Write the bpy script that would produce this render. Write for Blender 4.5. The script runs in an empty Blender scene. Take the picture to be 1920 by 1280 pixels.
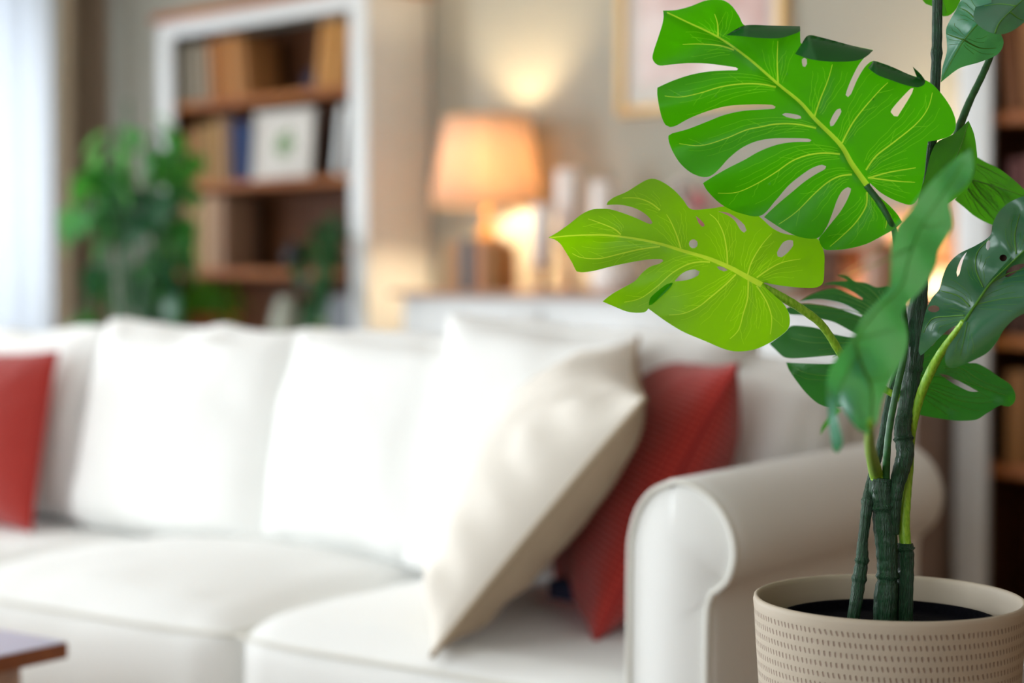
import bpy, bmesh, math, random
from math import sin, cos, pi, radians, hypot, atan2
from mathutils import Vector, Matrix, noise
from mathutils.geometry import delaunay_2d_cdt
random.seed(7)
scn = bpy.context.scene
col = scn.collection
F_PX = 3400.0
CAM = Vector((0, 0, 1.0))
PITCH = math.atan(135 / F_PX)
FWD = Vector((0, cos(PITCH), -sin(PITCH))); UP = Vector((0, sin(PITCH), cos(PITCH))); RT = Vector((1, 0, 0))

def at(px, py, z):
    "point of the room seen at photo pixel (px, py), z metres in front of the lens"
    return CAM + FWD * z + RT * ((px - 960) / F_PX * z) + UP * (-(py - 640) / F_PX * z)

# ------------------------------------------------------------------ materials
def srgb(h):
    h = h.lstrip('#'); o = []
    for i in (0, 2, 4):
        c = int(h[i:i+2], 16) / 255
        o.append(c / 12.92 if c <= .04045 else ((c + .055) / 1.055) ** 2.4)
    return (*o, 1)

def newmat(name):
    m = bpy.data.materials.new(name); m.use_nodes = True
    nt = m.node_tree; b = nt.nodes['Principled BSDF']
    return m, nt, b

def pmat(name, hexcol, rough=.6, bump=0, scale=60, var=.0, hex2=None, spec=.5, stretch=(1, 1, 1), metal=0, sheen=0, bdist=.002):
    m, nt, b = newmat(name)
    b.inputs['Base Color'].default_value = srgb(hexcol)
    b.inputs['Roughness'].default_value = rough
    b.inputs['Specular IOR Level'].default_value = spec
    b.inputs['Metallic'].default_value = metal
    if sheen: b.inputs['Sheen Weight'].default_value = sheen
    tc = nt.nodes.new('ShaderNodeTexCoord'); mp = nt.nodes.new('ShaderNodeMapping')
    mp.inputs['Scale'].default_value = stretch
    nt.links.new(tc.outputs['Object'], mp.inputs['Vector'])
    n = nt.nodes.new('ShaderNodeTexNoise'); n.inputs['Scale'].default_value = scale
    n.inputs['Detail'].default_value = 5
    nt.links.new(mp.outputs[0], n.inputs['Vector'])
    if hex2:
        r = nt.nodes.new('ShaderNodeValToRGB')
        r.color_ramp.elements[0].position = .35; r.color_ramp.elements[1].position = .68
        r.color_ramp.elements[0].color = srgb(hexcol); r.color_ramp.elements[1].color = srgb(hex2)
        nt.links.new(n.outputs['Fac'], r.inputs[0]); nt.links.new(r.outputs[0], b.inputs['Base Color'])
    if bump:
        bp = nt.nodes.new('ShaderNodeBump'); bp.inputs['Strength'].default_value = bump
        bp.inputs['Distance'].default_value = bdist
        nt.links.new(n.outputs['Fac'], bp.inputs['Height']); nt.links.new(bp.outputs[0], b.inputs['Normal'])
    return m

def leafmat(name, front, trans, mix=.5, rough=.4, hex2=None, spec=.5, coat=0):
    m, nt, b = newmat(name)
    b.inputs['Coat Weight'].default_value = coat; b.inputs['Coat Roughness'].default_value = .22
    out = nt.nodes['Material Output']
    tc = nt.nodes.new('ShaderNodeTexCoord')
    n = nt.nodes.new('ShaderNodeTexNoise'); n.inputs['Scale'].default_value = 9; n.inputs['Detail'].default_value = 3
    nt.links.new(tc.outputs['Object'], n.inputs['Vector'])
    r = nt.nodes.new('ShaderNodeValToRGB')
    r.color_ramp.elements[0].position = .35; r.color_ramp.elements[1].position = .7
    r.color_ramp.elements[0].color = srgb(front); r.color_ramp.elements[1].color = srgb(hex2 or front)
    nt.links.new(n.outputs['Fac'], r.inputs[0]); nt.links.new(r.outputs[0], b.inputs['Base Color'])
    b.inputs['Roughness'].default_value = rough; b.inputs['Specular IOR Level'].default_value = spec
    t = nt.nodes.new('ShaderNodeBsdfTranslucent'); t.inputs['Color'].default_value = srgb(trans)
    n2 = nt.nodes.new('ShaderNodeTexNoise'); n2.inputs['Scale'].default_value = 900
    nt.links.new(tc.outputs['Object'], n2.inputs['Vector'])
    bp = nt.nodes.new('ShaderNodeBump'); bp.inputs['Strength'].default_value = .12; bp.inputs['Distance'].default_value = .0005
    nt.links.new(n2.outputs['Fac'], bp.inputs['Height']); nt.links.new(bp.outputs[0], b.inputs['Normal'])
    mx = nt.nodes.new('ShaderNodeMixShader'); mx.inputs[0].default_value = mix
    nt.links.new(b.outputs[0], mx.inputs[1]); nt.links.new(t.outputs[0], mx.inputs[2])
    nt.links.new(mx.outputs[0], out.inputs['Surface'])
    return m

def woodmat(name, c1, c2, rough=.45, scale=3, stretch=(1, 14, 14)):
    return pmat(name, c1, rough, .15, scale, 0, c2, stretch=stretch)

def knitmat(name, c1, c2, fx=150, fz=95):
    m, nt, b = newmat(name)
    b.inputs['Roughness'].default_value = .95; b.inputs['Sheen Weight'].default_value = .3
    uv = nt.nodes.new('ShaderNodeTexCoord')
    w1 = nt.nodes.new('ShaderNodeTexWave'); w1.bands_direction = 'X'; w1.inputs['Scale'].default_value = 24
    w2 = nt.nodes.new('ShaderNodeTexWave'); w2.bands_direction = 'Y'; w2.inputs['Scale'].default_value = 15
    w1.inputs['Distortion'].default_value = .4; w2.inputs['Distortion'].default_value = .4
    for w in (w1, w2): nt.links.new(uv.outputs['UV'], w.inputs['Vector'])
    mu = nt.nodes.new('ShaderNodeMath'); mu.operation = 'MULTIPLY'
    nt.links.new(w1.outputs['Fac'], mu.inputs[0]); nt.links.new(w2.outputs['Fac'], mu.inputs[1])
    r = nt.nodes.new('ShaderNodeValToRGB'); r.color_ramp.elements[1].position = .6
    r.color_ramp.elements[0].color = srgb(c1); r.color_ramp.elements[1].color = srgb(c2)
    nt.links.new(mu.outputs[0], r.inputs[0]); nt.links.new(r.outputs[0], b.inputs['Base Color'])
    bp = nt.nodes.new('ShaderNodeBump'); bp.inputs['Strength'].default_value = .8; bp.inputs['Distance'].default_value = .004
    nt.links.new(mu.outputs[0], bp.inputs['Height']); nt.links.new(bp.outputs[0], b.inputs['Normal'])
    return m

M = {}
M['wall'] = pmat('wall_paint', '#a29f92', .9, .08, 220, 0, '#a5a396')
M['wall_right'] = pmat('warm_brown_wall_paint', '#b89878', .9)
M['ceiling'] = pmat('ceiling_paint', '#f0eee8', .9)
M['floor'] = woodmat('oak_floor', '#6a4a2e', '#80603e', .35, 2.2, (1, 12, 1))
M['white'] = pmat('white_lacquer', '#dfe0de', .4, .05, 30, 0, '#dadbd8')
M['shadewhite'] = pmat('shaded_white_side', '#a28c82', .5, .1, 20, 0, '#94806f')  # white dresser end; the taupe is shade put into its colour
M['wood'] = woodmat('brown_wood', '#8c480a', '#a8641a', .65)
M['darkwood'] = woodmat('dark_wood', '#4a2406', '#5e340e', .7)
M['topwood'] = woodmat('top_wood', '#9c7258', '#b58a6c', .4)
M['tablewood'] = woodmat('table_wood', '#7a3a0a', '#8e4a12', .75)
M['glass_top'] = pmat('table_top_gloss', '#cfd2e6', .3, 0)
M['sofa'] = pmat('sofa_cotton', '#f8f8f5', .9, .25, 900, 0, '#f4f3ef', sheen=.15, bdist=.0008)
M['pipe'] = pmat('sofa_piping', '#e6e3da', .9)
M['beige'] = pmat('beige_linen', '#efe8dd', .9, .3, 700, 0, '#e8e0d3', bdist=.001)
M['beigeshade'] = pmat('beige_linen_shaded', '#b49f86', .9, .3, 700, 0, '#a8937a', bdist=.001)  # underside of the cream pillow, its shade put into a darker beige
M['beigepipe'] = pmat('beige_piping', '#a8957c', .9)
M['red'] = knitmat('red_knit', '#a01c12', '#cc3e30')
M['navy'] = pmat('navy_cloth', '#141b3c', .6)
M['black'] = pmat('black_glaze', '#10131c', .3)
M['curtain'] = pmat('brown_curtain', '#927e6a', .95, .2, 300, 0, '#88745f')
M['curtain2'] = pmat('beige_lining', '#b5a48c', .95)
M['pot'] = None
M['soil'] = pmat('nursery_pot_soil', '#07070c', .95, .7, 260, 0, '#0d0c12', spec=.05)
M['stem'] = pmat('dark_green_stem', '#0a2e16', .32, .9, 130, 0, '#1e5430', spec=.5, stretch=(9, 9, 1), bdist=.003)
M['lightstem'] = pmat('light_green_stem', '#78b01c', .4, .3, 160, 0, '#a4d040', stretch=(3, 3, 1))
M['darkpetiole'] = pmat('dark_petiole', '#1e5226', .4, .3, 160, 0, '#2c6a30')
M['vein'] = leafmat('leaf_vein', '#c8ec38', '#ecff70', .5)
M['veindark'] = leafmat('leaf_vein_dim', '#5f9a35', '#8ac844', .3)
M['veinS'] = leafmat('leaf_vein_lit', '#9cc81c', '#c4f83c', .62)
M['veinF'] = leafmat('leaf_vein_hairline', '#4eaa14', '#84e020', .62)
M['veinSB'] = leafmat('leaf_vein_lit_yellow', '#a8cc20', '#d4f83c', .62)
M['veinFB'] = leafmat('leaf_vein_hairline_yellow', '#88c018', '#b4ec20', .62)
M['finevein'] = leafmat('leaf_fine_vein', '#8cdc3c', '#b8f850', .5)
M['leafA'] = leafmat('leaf_bright_green', '#388c0c', '#52c400', .62, .42, '#409a0c')
M['leafB'] = leafmat('leaf_yellow_green', '#6aa810', '#96dc00', .6, .45, '#76b410')
M['leafC'] = leafmat('leaf_top_blue_green', '#3c8e70', '#5cc054', .32, .28, '#62b09c', 1, coat=1)
M['leafD'] = leafmat('leaf_top_dark', '#2c6a4c', '#4aa034', .22, .32, '#377655', .9, coat=.5)
M['leafE'] = leafmat('leaf_under_dark', '#1f6a24', '#3c9c14', .4, .5, '#257028')
M['leafF'] = leafmat('leaf_mid_green', '#3a8418', '#5cc010', .5, .5, '#428c1c')
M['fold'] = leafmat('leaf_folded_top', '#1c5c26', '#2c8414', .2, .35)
M['bg1'] = leafmat('houseplant_leaf', '#2f7a34', '#5cb43c', .4, .35, '#3d8f3a')
M['bg2'] = leafmat('houseplant_leaf_dark', '#1e5236', '#3a7c2c', .3, .3, '#2a6240')
M['bg3'] = leafmat('houseplant_leaf_light', '#4c9c58', '#84d46c', .4, .3, '#5cac66')
M['bg4'] = leafmat('grassy_leaf', '#356c10', '#5c9c18', .4, .5, '#3f7a14')
M['terracotta'] = pmat('terracotta', '#a8552c', .8, .2, 60, 0, '#b8623a')
M['ceramic'] = pmat('pale_ceramic', '#a8ab98', .4)
M['patterned'] = pmat('grey_patterned_box', '#5c6068', .7, 0, 40, 0, '#a4a8ac')
M['gold'] = pmat('gold_frame', '#c8a468', .4, .1, 40, metal=.3)
M['mat_board'] = pmat('white_mount', '#cfcac2', .8)
M['art'] = pmat('pink_print', '#c9a8a2', .7, 0, 4.5, 0, '#eee6e2')
M['greenart'] = pmat('green_print', '#4f7a3c', .8, 0, 40, 0, '#9cb088')
M['candle'] = pmat('candle_wax', '#efe6e0', .5)
M['brass'] = pmat('brass', '#9a7440', .35, metal=.6)
M['pink'] = leafmat('pink_petal', '#d88a94', '#f0b0b4', .35, .7, '#e8a8ac')
M['palepetal'] = leafmat('white_petal', '#e4dcd8', '#f4f0ec', .35, .7)
M['greybox'] = pmat('grey_storage_box', '#8a807c', .8, .1, 80)
M['rug'] = pmat('woven_rug', '#b9ad9c', .95, .5, 200, 0, '#a89a88')

def glassmat():
    m = bpy.data.materials.new('window_glass'); m.use_nodes = True; nt = m.node_tree; nt.nodes.clear()
    o = nt.nodes.new('ShaderNodeOutputMaterial'); mx = nt.nodes.new('ShaderNodeMixShader')
    t = nt.nodes.new('ShaderNodeBsdfTransparent'); g = nt.nodes.new('ShaderNodeBsdfGlossy'); g.inputs['Roughness'].default_value = .02
    mx.inputs[0].default_value = .06
    nt.links.new(t.outputs[0], mx.inputs[1]); nt.links.new(g.outputs[0], mx.inputs[2]); nt.links.new(mx.outputs[0], o.inputs[0])
    return m
M['glass'] = glassmat()

def sheermat():
    m = bpy.data.materials.new('sheer_voile'); m.use_nodes = True; nt = m.node_tree; nt.nodes.clear()
    o = nt.nodes.new('ShaderNodeOutputMaterial'); mx = nt.nodes.new('ShaderNodeMixShader'); m2 = nt.nodes.new('ShaderNodeMixShader')
    t = nt.nodes.new('ShaderNodeBsdfTransparent'); tl = nt.nodes.new('ShaderNodeBsdfTranslucent'); d = nt.nodes.new('ShaderNodeBsdfDiffuse')
    tl.inputs['Color'].default_value = (.9, .94, 1, 1); d.inputs['Color'].default_value = (.85, .88, .92, 1)
    m2.inputs[0].default_value = .35; mx.inputs[0].default_value = .75
    nt.links.new(tl.outputs[0], m2.inputs[1]); nt.links.new(d.outputs[0], m2.inputs[2])
    nt.links.new(t.outputs[0], mx.inputs[1]); nt.links.new(m2.outputs[0], mx.inputs[2]); nt.links.new(mx.outputs[0], o.inputs[0])
    return m
M['sheer'] = sheermat()
M['lampshade'] = leafmat('linen_lampshade', '#dccabb', '#f4d6b2', .36, .9)

def potmat():
    m, nt, b = newmat('stoneware_dashes')
    L = nt.links.new; N = nt.nodes.new
    def mth(op, a, bb=None, c=None):
        n = N('ShaderNodeMath'); n.operation = op
        for i, v in enumerate((a, bb, c)):
            if v is None: continue
            if isinstance(v, (int, float)): n.inputs[i].default_value = v
            else: L(v, n.inputs[i])
        return n.outputs[0]
    tc = N('ShaderNodeTexCoord'); sx = N('ShaderNodeSeparateXYZ'); L(tc.outputs['Object'], sx.inputs[0])
    ang = mth('ARCTAN2', sx.outputs['Y'], sx.outputs['X'])
    no = N('ShaderNodeTexNoise'); no.inputs['Scale'].default_value = 30; L(tc.outputs['Object'], no.inputs['Vector'])
    rowc = mth('DIVIDE', sx.outputs['Z'], .0094)
    rowi = mth('FLOOR', rowc); rowf = mth('FRACT', rowc)
    tilt = mth('MULTIPLY', rowf, .35)
    jit = mth('MULTIPLY', no.outputs['Fac'], 1.3)
    u = mth('FRACT', mth('ADD', mth('ADD', mth('MULTIPLY', ang, 152 / (2 * pi)), mth('MULTIPLY', rowi, .37)), mth('ADD', tilt, jit)))
    du = mth('ABSOLUTE', mth('SUBTRACT', u, .5)); dv = mth('ABSOLUTE', mth('SUBTRACT', rowf, .5))
    r = mth('ADD', mth('POWER', mth('DIVIDE', du, .20), 2), mth('POWER', mth('DIVIDE', dv, .27), 4))
    mask = mth('SMOOTH_MIN', mth('MAXIMUM', mth('SUBTRACT', 1.15, r), 0), 1.0, .1)
    inrange = mth('MULTIPLY', mth('LESS_THAN', sx.outputs['Z'], .2257), mth('GREATER_THAN', sx.outputs['Z'], .02))
    rad = mth('SQRT', mth('ADD', mth('MULTIPLY', sx.outputs['X'], sx.outputs['X']), mth('MULTIPLY', sx.outputs['Y'], sx.outputs['Y'])))
    lim = mth('ADD', .1036, mth('MULTIPLY', sx.outputs['Z'], .072))
    outer = mth('GREATER_THAN', rad, lim)
    fac = mth('MULTIPLY', mth('MULTIPLY', mask, inrange), outer)
    mix = N('ShaderNodeMix'); mix.data_type = 'RGBA'
    mix.inputs['A'].default_value = srgb('#b9ab97'); mix.inputs['B'].default_value = srgb('#937c6c')
    L(fac, mix.inputs['Factor']); L(mix.outputs['Result'], b.inputs['Base Color'])
    b.inputs['Roughness'].default_value = .6
    ring = mth('MULTIPLY', mth('ABSOLUTE', mth('SUBTRACT', rowf, .5)), .5)
    h = mth('SUBTRACT', mth('MULTIPLY', ring, .35), fac)
    bp = N('ShaderNodeBump'); bp.inputs['Strength'].default_value = .7; bp.inputs['Distance'].default_value = .0014
    L(h, bp.inputs['Height']); L(bp.outputs[0], b.inputs['Normal'])
    return m
M['pot'] = potmat()

# ------------------------------------------------------------------ helpers
def link(name, me, mat, parent=None, smooth=True, loc=None):
    o = bpy.data.objects.new(name, me); col.objects.link(o)
    if mat:
        for mm in (mat if isinstance(mat, (list, tuple)) else [mat]): me.materials.append(mm)
    if smooth:
        for p in me.polygons: p.use_smooth = True
    if parent: o.parent = parent
    if loc is not None: o.location = loc
    return o

def bmobj(name, bm, mat, parent=None, smooth=False, recalc=True):
    me = bpy.data.meshes.new(name)
    if recalc: bmesh.ops.recalc_face_normals(bm, faces=bm.faces[:])
    bm.to_mesh(me); bm.free()
    o = link(name, me, mat, parent, smooth)
    return o

def sharp(o, ang=35):
    me = o.data
    for p in me.polygons: p.use_smooth = True
    try: me.set_sharp_from_angle(angle=radians(ang))
    except Exception: pass
    return o

def tag(o, label=None, cat=None, group=None, kind=None):
    if label: o['label'] = label
    if cat: o['category'] = cat
    if group: o['group'] = group
    if kind: o['kind'] = kind
    return o

def empty(name, loc=(0, 0, 0), rz=0, label=None, cat=None, group=None):
    o = bpy.data.objects.new(name, None); col.objects.link(o)
    o.location = loc; o.rotation_euler = (0, 0, rz); o.empty_display_size = .05
    return tag(o, label, cat, group)

def box(bm, x0, x1, y0, y1, z0, z1, bev=0, mtx=None):
    r = bmesh.ops.create_cube(bm, size=1)
    vs = r['verts']
    for v in vs:
        v.co = Vector(((x0 + x1) / 2 + v.co.x * (x1 - x0), (y0 + y1) / 2 + v.co.y * (y1 - y0), (z0 + z1) / 2 + v.co.z * (z1 - z0)))
    if bev:
        es = list({e for v in vs for e in v.link_edges})
        g = bmesh.ops.bevel(bm, geom=es, offset=bev, segments=2, affect='EDGES', profile=.5)
        vs = list({v for f in g['faces'] for v in f.verts} | {v for v in vs if v.is_valid})
    if mtx is not None:
        for v in vs: v.co = mtx @ v.co
    return vs

def boxobj(name, dims, mat, parent=None, bev=.003):
    bm = bmesh.new(); box(bm, *dims, bev)
    return sharp(bmobj(name, bm, mat, parent))

def lathe(bm, prof, seg=48, c=(0, 0, 0), close=False):
    rings = []
    for r, z in prof:
        if r < 1e-6: rings.append([bm.verts.new((c[0], c[1], c[2] + z))])
        else: rings.append([bm.verts.new((c[0] + r * cos(2 * pi * i / seg), c[1] + r * sin(2 * pi * i / seg), c[2] + z)) for i in range(seg)])
    for a, b in zip(rings[:-1], rings[1:]):
        for i in range(seg):
            j = (i + 1) % seg
            if len(a) == 1 and len(b) == 1: continue
            if len(a) == 1: bm.faces.new((a[0], b[j], b[i]))
            elif len(b) == 1: bm.faces.new((a[i], a[j], b[0]))
            else: bm.faces.new((a[i], a[j], b[j], b[i]))

def catmull(pts, n=6, closed=False):
    P = [Vector(p) for p in pts]; out = []
    N = len(P); rng = range(N) if closed else range(N - 1)
    for i in rng:
        p1, p2 = P[i], P[(i + 1) % N]
        p0 = P[i - 1] if (closed or i > 0) else p1
        p3 = P[(i + 2) % N] if (closed or i + 2 < N) else p2
        for k in range(n):
            t = k / n
            out.append(.5 * ((2 * p1) + (p2 - p0) * t + (2 * p0 - 5 * p1 + 4 * p2 - p3) * t * t + (3 * p1 - p0 - 3 * p2 + p3) * t ** 3))
    if not closed: out.append(P[-1])
    return out

def tube(bm, pts, rads, sides=10, ridges=0, ramp=.08, flat=1.0, caps=True):
    pts = [Vector(p) for p in pts]; n = len(pts); prev = None; ring0 = None
    ref = None
    for i in range(n):
        t = (pts[min(i + 1, n - 1)] - pts[max(i - 1, 0)])
        if t.length < 1e-9: t = Vector((0, 0, 1))
        t.normalize()
        if ref is None:
            ref = Vector((0, 1, 0)) if abs(t.y) < .9 else Vector((1, 0, 0))
        b = t.cross(ref); b.normalize(); ref = b.cross(t); ref.normalize()
        r = rads[i] if hasattr(rads, '__len__') else rads
        ring = []
        for k in range(sides):
            a = 2 * pi * k / sides
            rr = r * (1 + (ramp * (cos(ridges * a) + .5 * sin(ridges * 1.7 * a + i * .1)) if ridges else 0))
            ring.append(bm.verts.new(pts[i] + b * (rr * cos(a)) + ref * (rr * sin(a) * flat)))
        if prev:
            for k in range(sides):
                bm.faces.new((prev[k], prev[(k + 1) % sides], ring[(k + 1) % sides], ring[k]))
        elif caps: bm.faces.new(ring)
        prev = ring
    if caps: bm.faces.new(prev)

# ------------------------------------------------------------------ room frame
RANG = math.atan2(-.714, .70); _l = hypot(.70, .714)
WV = Vector((.70 / _l, -.714 / _l, 0)); NV = Vector((.714 / _l, .70 / _l, 0))
O = Vector((-.287, 6.617, 0))
def R(s, t, z=0): return O + WV * s - NV * t + Vector((0, 0, z))
def room_empty(name, s, t, z, label, cat, group=None): return empty(name, R(s, t, z), RANG, label, cat, group)
S0, S1, T1, CH = -2.25, 6.6, 6.2, 2.6
def struct(name, bm, mat, mtx=True):
    o = bmobj(name, bm, mat); o.location = O; o.rotation_euler = (0, 0, RANG); o['kind'] = 'structure'; return o
# local room coordinates: x = along lamp wall, y = outwards through the lamp wall
def rb(bm, s0, s1, t0, t1, z0, z1): box(bm, s0, s1, -t1, -t0, z0, z1)
bm = bmesh.new(); rb(bm, S0 - .2, S1 + .2, -.2, T1 + .2, -.1, 0); struct('floor', bm, M['floor'])
bm = bmesh.new(); rb(bm, S0 - .2, S1 + .2, -.2, T1 + .2, CH, CH + .1); struct('ceiling', bm, M['ceiling'])
bm = bmesh.new(); rb(bm, S0 - .2, S1 + .2, -.2, 0, 0, CH); struct('wall_back', bm, M['wall'])
bm = bmesh.new(); rb(bm, S1, S1 + .2, 0, T1, 0, CH); struct('wall_right', bm, M['wall_right'])
WIN = [(.2, 2.4), (3.3, 5.5)]      # openings in the left wall (distance from the lamp wall)
WZ0, WZ1 = .25, 2.35
bm = bmesh.new()
edges = [0] + [v for w in WIN for v in w] + [T1]
for i in range(0, len(edges), 2): rb(bm, S0 - .2, S0, edges[i], edges[i + 1], 0, CH)
for a, b in WIN:
    rb(bm, S0 - .2, S0, a, b, 0, WZ0); rb(bm, S0 - .2, S0, a, b, WZ1, CH)
struct('wall_left', bm, M['wall'])
WF2 = (4.1, 5.6)
WF = (-.1, 3.1)                      # opening in the wall behind the camera
bm = bmesh.new()
rb(bm, S0 - .2, WF[0], T1, T1 + .2, 0, CH); rb(bm, WF[1], WF2[0], T1, T1 + .2, 0, CH); rb(bm, WF2[1], S1 + .2, T1, T1 + .2, 0, CH)
rb(bm, *WF2, T1, T1 + .2, 0, WZ0); rb(bm, *WF2, T1, T1 + .2, WZ1, CH)
rb(bm, *WF, T1, T1 + .2, 0, WZ0); rb(bm, *WF, T1, T1 + .2, WZ1, CH)
struct('wall_front', bm, M['wall'])
bm = bmesh.new(); rb(bm, S0, S1, 0.001, .016, 0, .09); struct('baseboard_back', bm, M['white'])
bm = bmesh.new(); rb(bm, S0 + .001, S0 + .016, .02, 6.1, 0, .09); struct('baseboard_left', bm, M['white'])
def window(n, fix, a, b, side):
    bm = bmesh.new(); w = .06
    def q(u0, u1, z0, z1):
        if side == 'left': rb(bm, fix - .12, fix - .07, u0, u1, z0, z1)
        else: rb(bm, u0, u1, fix + .07, fix + .12, z0, z1)
    q(a, a + w, WZ0, WZ1); q(b - w, b, WZ0, WZ1); q(a + w, b - w, WZ0, WZ0 + w); q(a + w, b - w, WZ1 - w, WZ1)
    m_ = (a + b) / 2; q(m_ - w / 2, m_ + w / 2, WZ0 + w, WZ1 - w)
    f = struct('window_%d' % n, bm, M['white'])
    bm = bmesh.new()
    def q2(u0, u1):
        if side == 'left': rb(bm, fix - .10, fix - .094, u0, u1, WZ0 + w, WZ1 - w)
        else: rb(bm, u0, u1, fix + .094, fix + .10, WZ0 + w, WZ1 - w)
    q2(a + w, m_ - w / 2); q2(m_ + w / 2, b - w)
    g = bmobj('window_pane', bm, M['glass'], f)
window(1, S0, *WIN[0], 'left'); window(2, S0, *WIN[1], 'left'); window(3, T1, *WF, 'front'); window(4, T1, *WF2, 'front')

# ------------------------------------------------------------------ daylight and lamps
def area(name, loc, direction, sx, sy, power, color):
    l = bpy.data.lights.new(name, 'AREA'); l.shape = 'RECTANGLE'; l.size = sx; l.size_y = sy; l.energy = power; l.color = color
    o = bpy.data.objects.new(name, l); col.objects.link(o); o.location = loc
    o.rotation_euler = Vector(direction).to_track_quat('-Z', 'Z').to_euler()
    return o
E = 1.0
for (a, b), p in zip(WIN, (80, 560)):
    area('window_daylight', R(S0 - .3, (a + b) / 2, 1.35), WV, b - a + .2, 2.3, p * E, (.86, .93, 1))
area('window_daylight', R((WF[0] + WF[1]) / 2, T1 + .3, 1.35), NV, WF[1] - WF[0], 2.3, 190 * E, (.88, .95, 1))
area('window_daylight', R((WF2[0] + WF2[1]) / 2, T1 + .3, 1.35), NV, WF2[1] - WF2[0], 2.3, 70 * E, (.84, .93, 1))
w = bpy.data.worlds.new('outdoor_sky'); scn.world = w; w.use_nodes = True
nt = w.node_tree; bg = nt.nodes['Background']
sky = nt.nodes.new('ShaderNodeTexSky'); sky.sky_type = 'HOSEK_WILKIE'; sky.turbidity = 4
sky.sun_direction = Vector((.5, -.6, .62)).normalized()
nt.links.new(sky.outputs[0], bg.inputs['Color']); bg.inputs['Strength'].default_value = 1.0

def bulb(loc, power, color=(1, .76, .46), r=.06, parent=None):
    l = bpy.data.lights.new('lamp_light', 'POINT'); l.energy = power; l.color = color; l.shadow_soft_size = r
    o = bpy.data.objects.new('lamp_light', l); col.objects.link(o); o.location = loc
    return o

# ------------------------------------------------------------------ curtains
def curtain(name, s_off, t0, t1, z0, z1, waves, amp, mat, label, cat, shift=lambda f, h: 0, thick=.004):
    bm = bmesh.new(); NU, NZ = waves * 10, 14; grid = []
    for i in range(NU + 1):
        f = i / NU; rowv = []
        for k in range(NZ + 1):
            h = k / NZ
            t = t0 + (t1 - t0) * f + shift(f, h)
            a = amp * (.8 + .2 * sin(f * 17)) * sin(2 * pi * waves * f + .4 * sin(h * 3 + f * 5)) * (1 - .25 * h)
            rowv.append(bm.verts.new((S0 + s_off + a, -t, z0 + (z1 - z0) * h)))
        grid.append(rowv)
    for i in range(NU):
        for k in range(NZ): bm.faces.new((grid[i][k], grid[i + 1][k], grid[i + 1][k + 1], grid[i][k + 1]))
    o = bmobj(name, bm, mat, None, True)
    o.location = O; o.rotation_euler = (0, 0, RANG)
    if thick:
        md = o.modifiers.new('cloth', 'SOLIDIFY'); md.thickness = thick
    return tag(o, label, cat)
curtain('curtain', .15, .05, .29, .02, 2.5, 4, .035, M['curtain'], 'long brown pleated curtain hanging in the room corner beside the bright sheer curtain', 'curtain')
curtain('curtain_lining', .225, .31, .385, .02, 2.5, 1, .02, M['curtain2'], 'narrow beige curtain edge between the white sheer and the brown curtain', 'curtain', shift=lambda f, h: -.10 * h * .5)
curtain('sheer_curtain', .10, .31, 2.75, .02, 2.5, 22, .028, M['sheer'], 'white sheer curtain glowing in front of the window at the left edge', 'sheer curtain', thick=0)
bm = bmesh.new(); tube(bm, [(S0 + .12, -.02, 2.54), (S0 + .12, -3.0, 2.53)], .012, 12)
o = bmobj('curtain_rod', bm, M['brass'], None, True); o.location = O; o.rotation_euler = (0, 0, RANG)
tag(o, 'slim metal curtain rod above the window left of the bookcase', 'curtain rod')

# ------------------------------------------------------------------ bookcases
def bookcase(s0, s1, shelves, label, top=1.985):
    Wd = s1 - s0; D = .30
    root = room_empty('bookcase', s0, .012, 0, label, 'bookcase', None)
    bm = bmesh.new()
    fw = .095; th = .022
    box(bm, 0, fw, -D, -D + .022, 0, top, .003); box(bm, Wd - fw, Wd, -D, -D + .022, 0, top, .003)
    box(bm, fw, Wd - fw, -D, -D + .022, top - .06, top, .003); box(bm, fw, Wd - fw, -D, -D + .022, 0, .09, .003)
    sharp(bmobj('front_frame', bm, M['white'], root))
    for x in (0, Wd - th): boxobj('side_panel', (x, x + th, -D + .0225, -.001, 0, top), M['white'], root)
    boxobj('back_panel', (th, Wd - th, -.014, -.002, .05, top - .03), M['darkwood'], root, .001)
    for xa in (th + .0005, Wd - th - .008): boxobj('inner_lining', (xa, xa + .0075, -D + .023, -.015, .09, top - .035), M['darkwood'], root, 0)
    boxobj('top_board', (-.02, Wd + .02, -D - .02, -.001, top + .001, top + .034), M['wood'], root, .005)
    for z in shelves:
        boxobj('shelf', (th + .009, Wd - th - .009, -D + .012 if False else -D + .024, -.0155, z - .030, z), M['wood'], root, .003)
    return root
LB = bookcase(-1.307, 0, [1.66, 1.34, 1.0, .66, .33, .10], 'tall white framed bookcase with brown shelves left of the lit table lamp')
RB = bookcase(2.372, 3.68, [1.70, 1.40, 1.11, .83, .50, .10], 'white framed bookcase with brown shelves at the right edge behind the plant')

# books: x measured along the lamp wall
def book_mesh(wd, h, d):
    bm = bmesh.new()
    t = .003
    box(bm, 0, t, -d, 0, 0, h, .0008); box(bm, wd - t, wd, -d, 0, 0, h, .0008); box(bm, t, wd - t, -d, -d + t, 0, h, .0008)
    return bm
def book(s, tfront, z, wd, h, d, lean, colr, label, group, extra_rz=0):
    root = room_empty('book', s, tfront - d, z, label, 'book', group)
    e = root.rotation_euler; root.rotation_euler = (0, lean, RANG + extra_rz)
    c = bookcolor(colr)
    sharp(bmobj('cover', book_mesh(wd, h, d), c, root))
    boxobj('page_block', (.0032, wd - .0032, -d + .0035, -.003, .003, h - .003), M['pages'], root, 0)
    return root
_bc = {}
M['pages'] = pmat('book_pages', '#cbb898', .9)
def bookcolor(h):
    if h not in _bc: _bc[h] = pmat('book_cover_' + str(len(_bc)), h, .7, .1, 40)
    return _bc[h]
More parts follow.
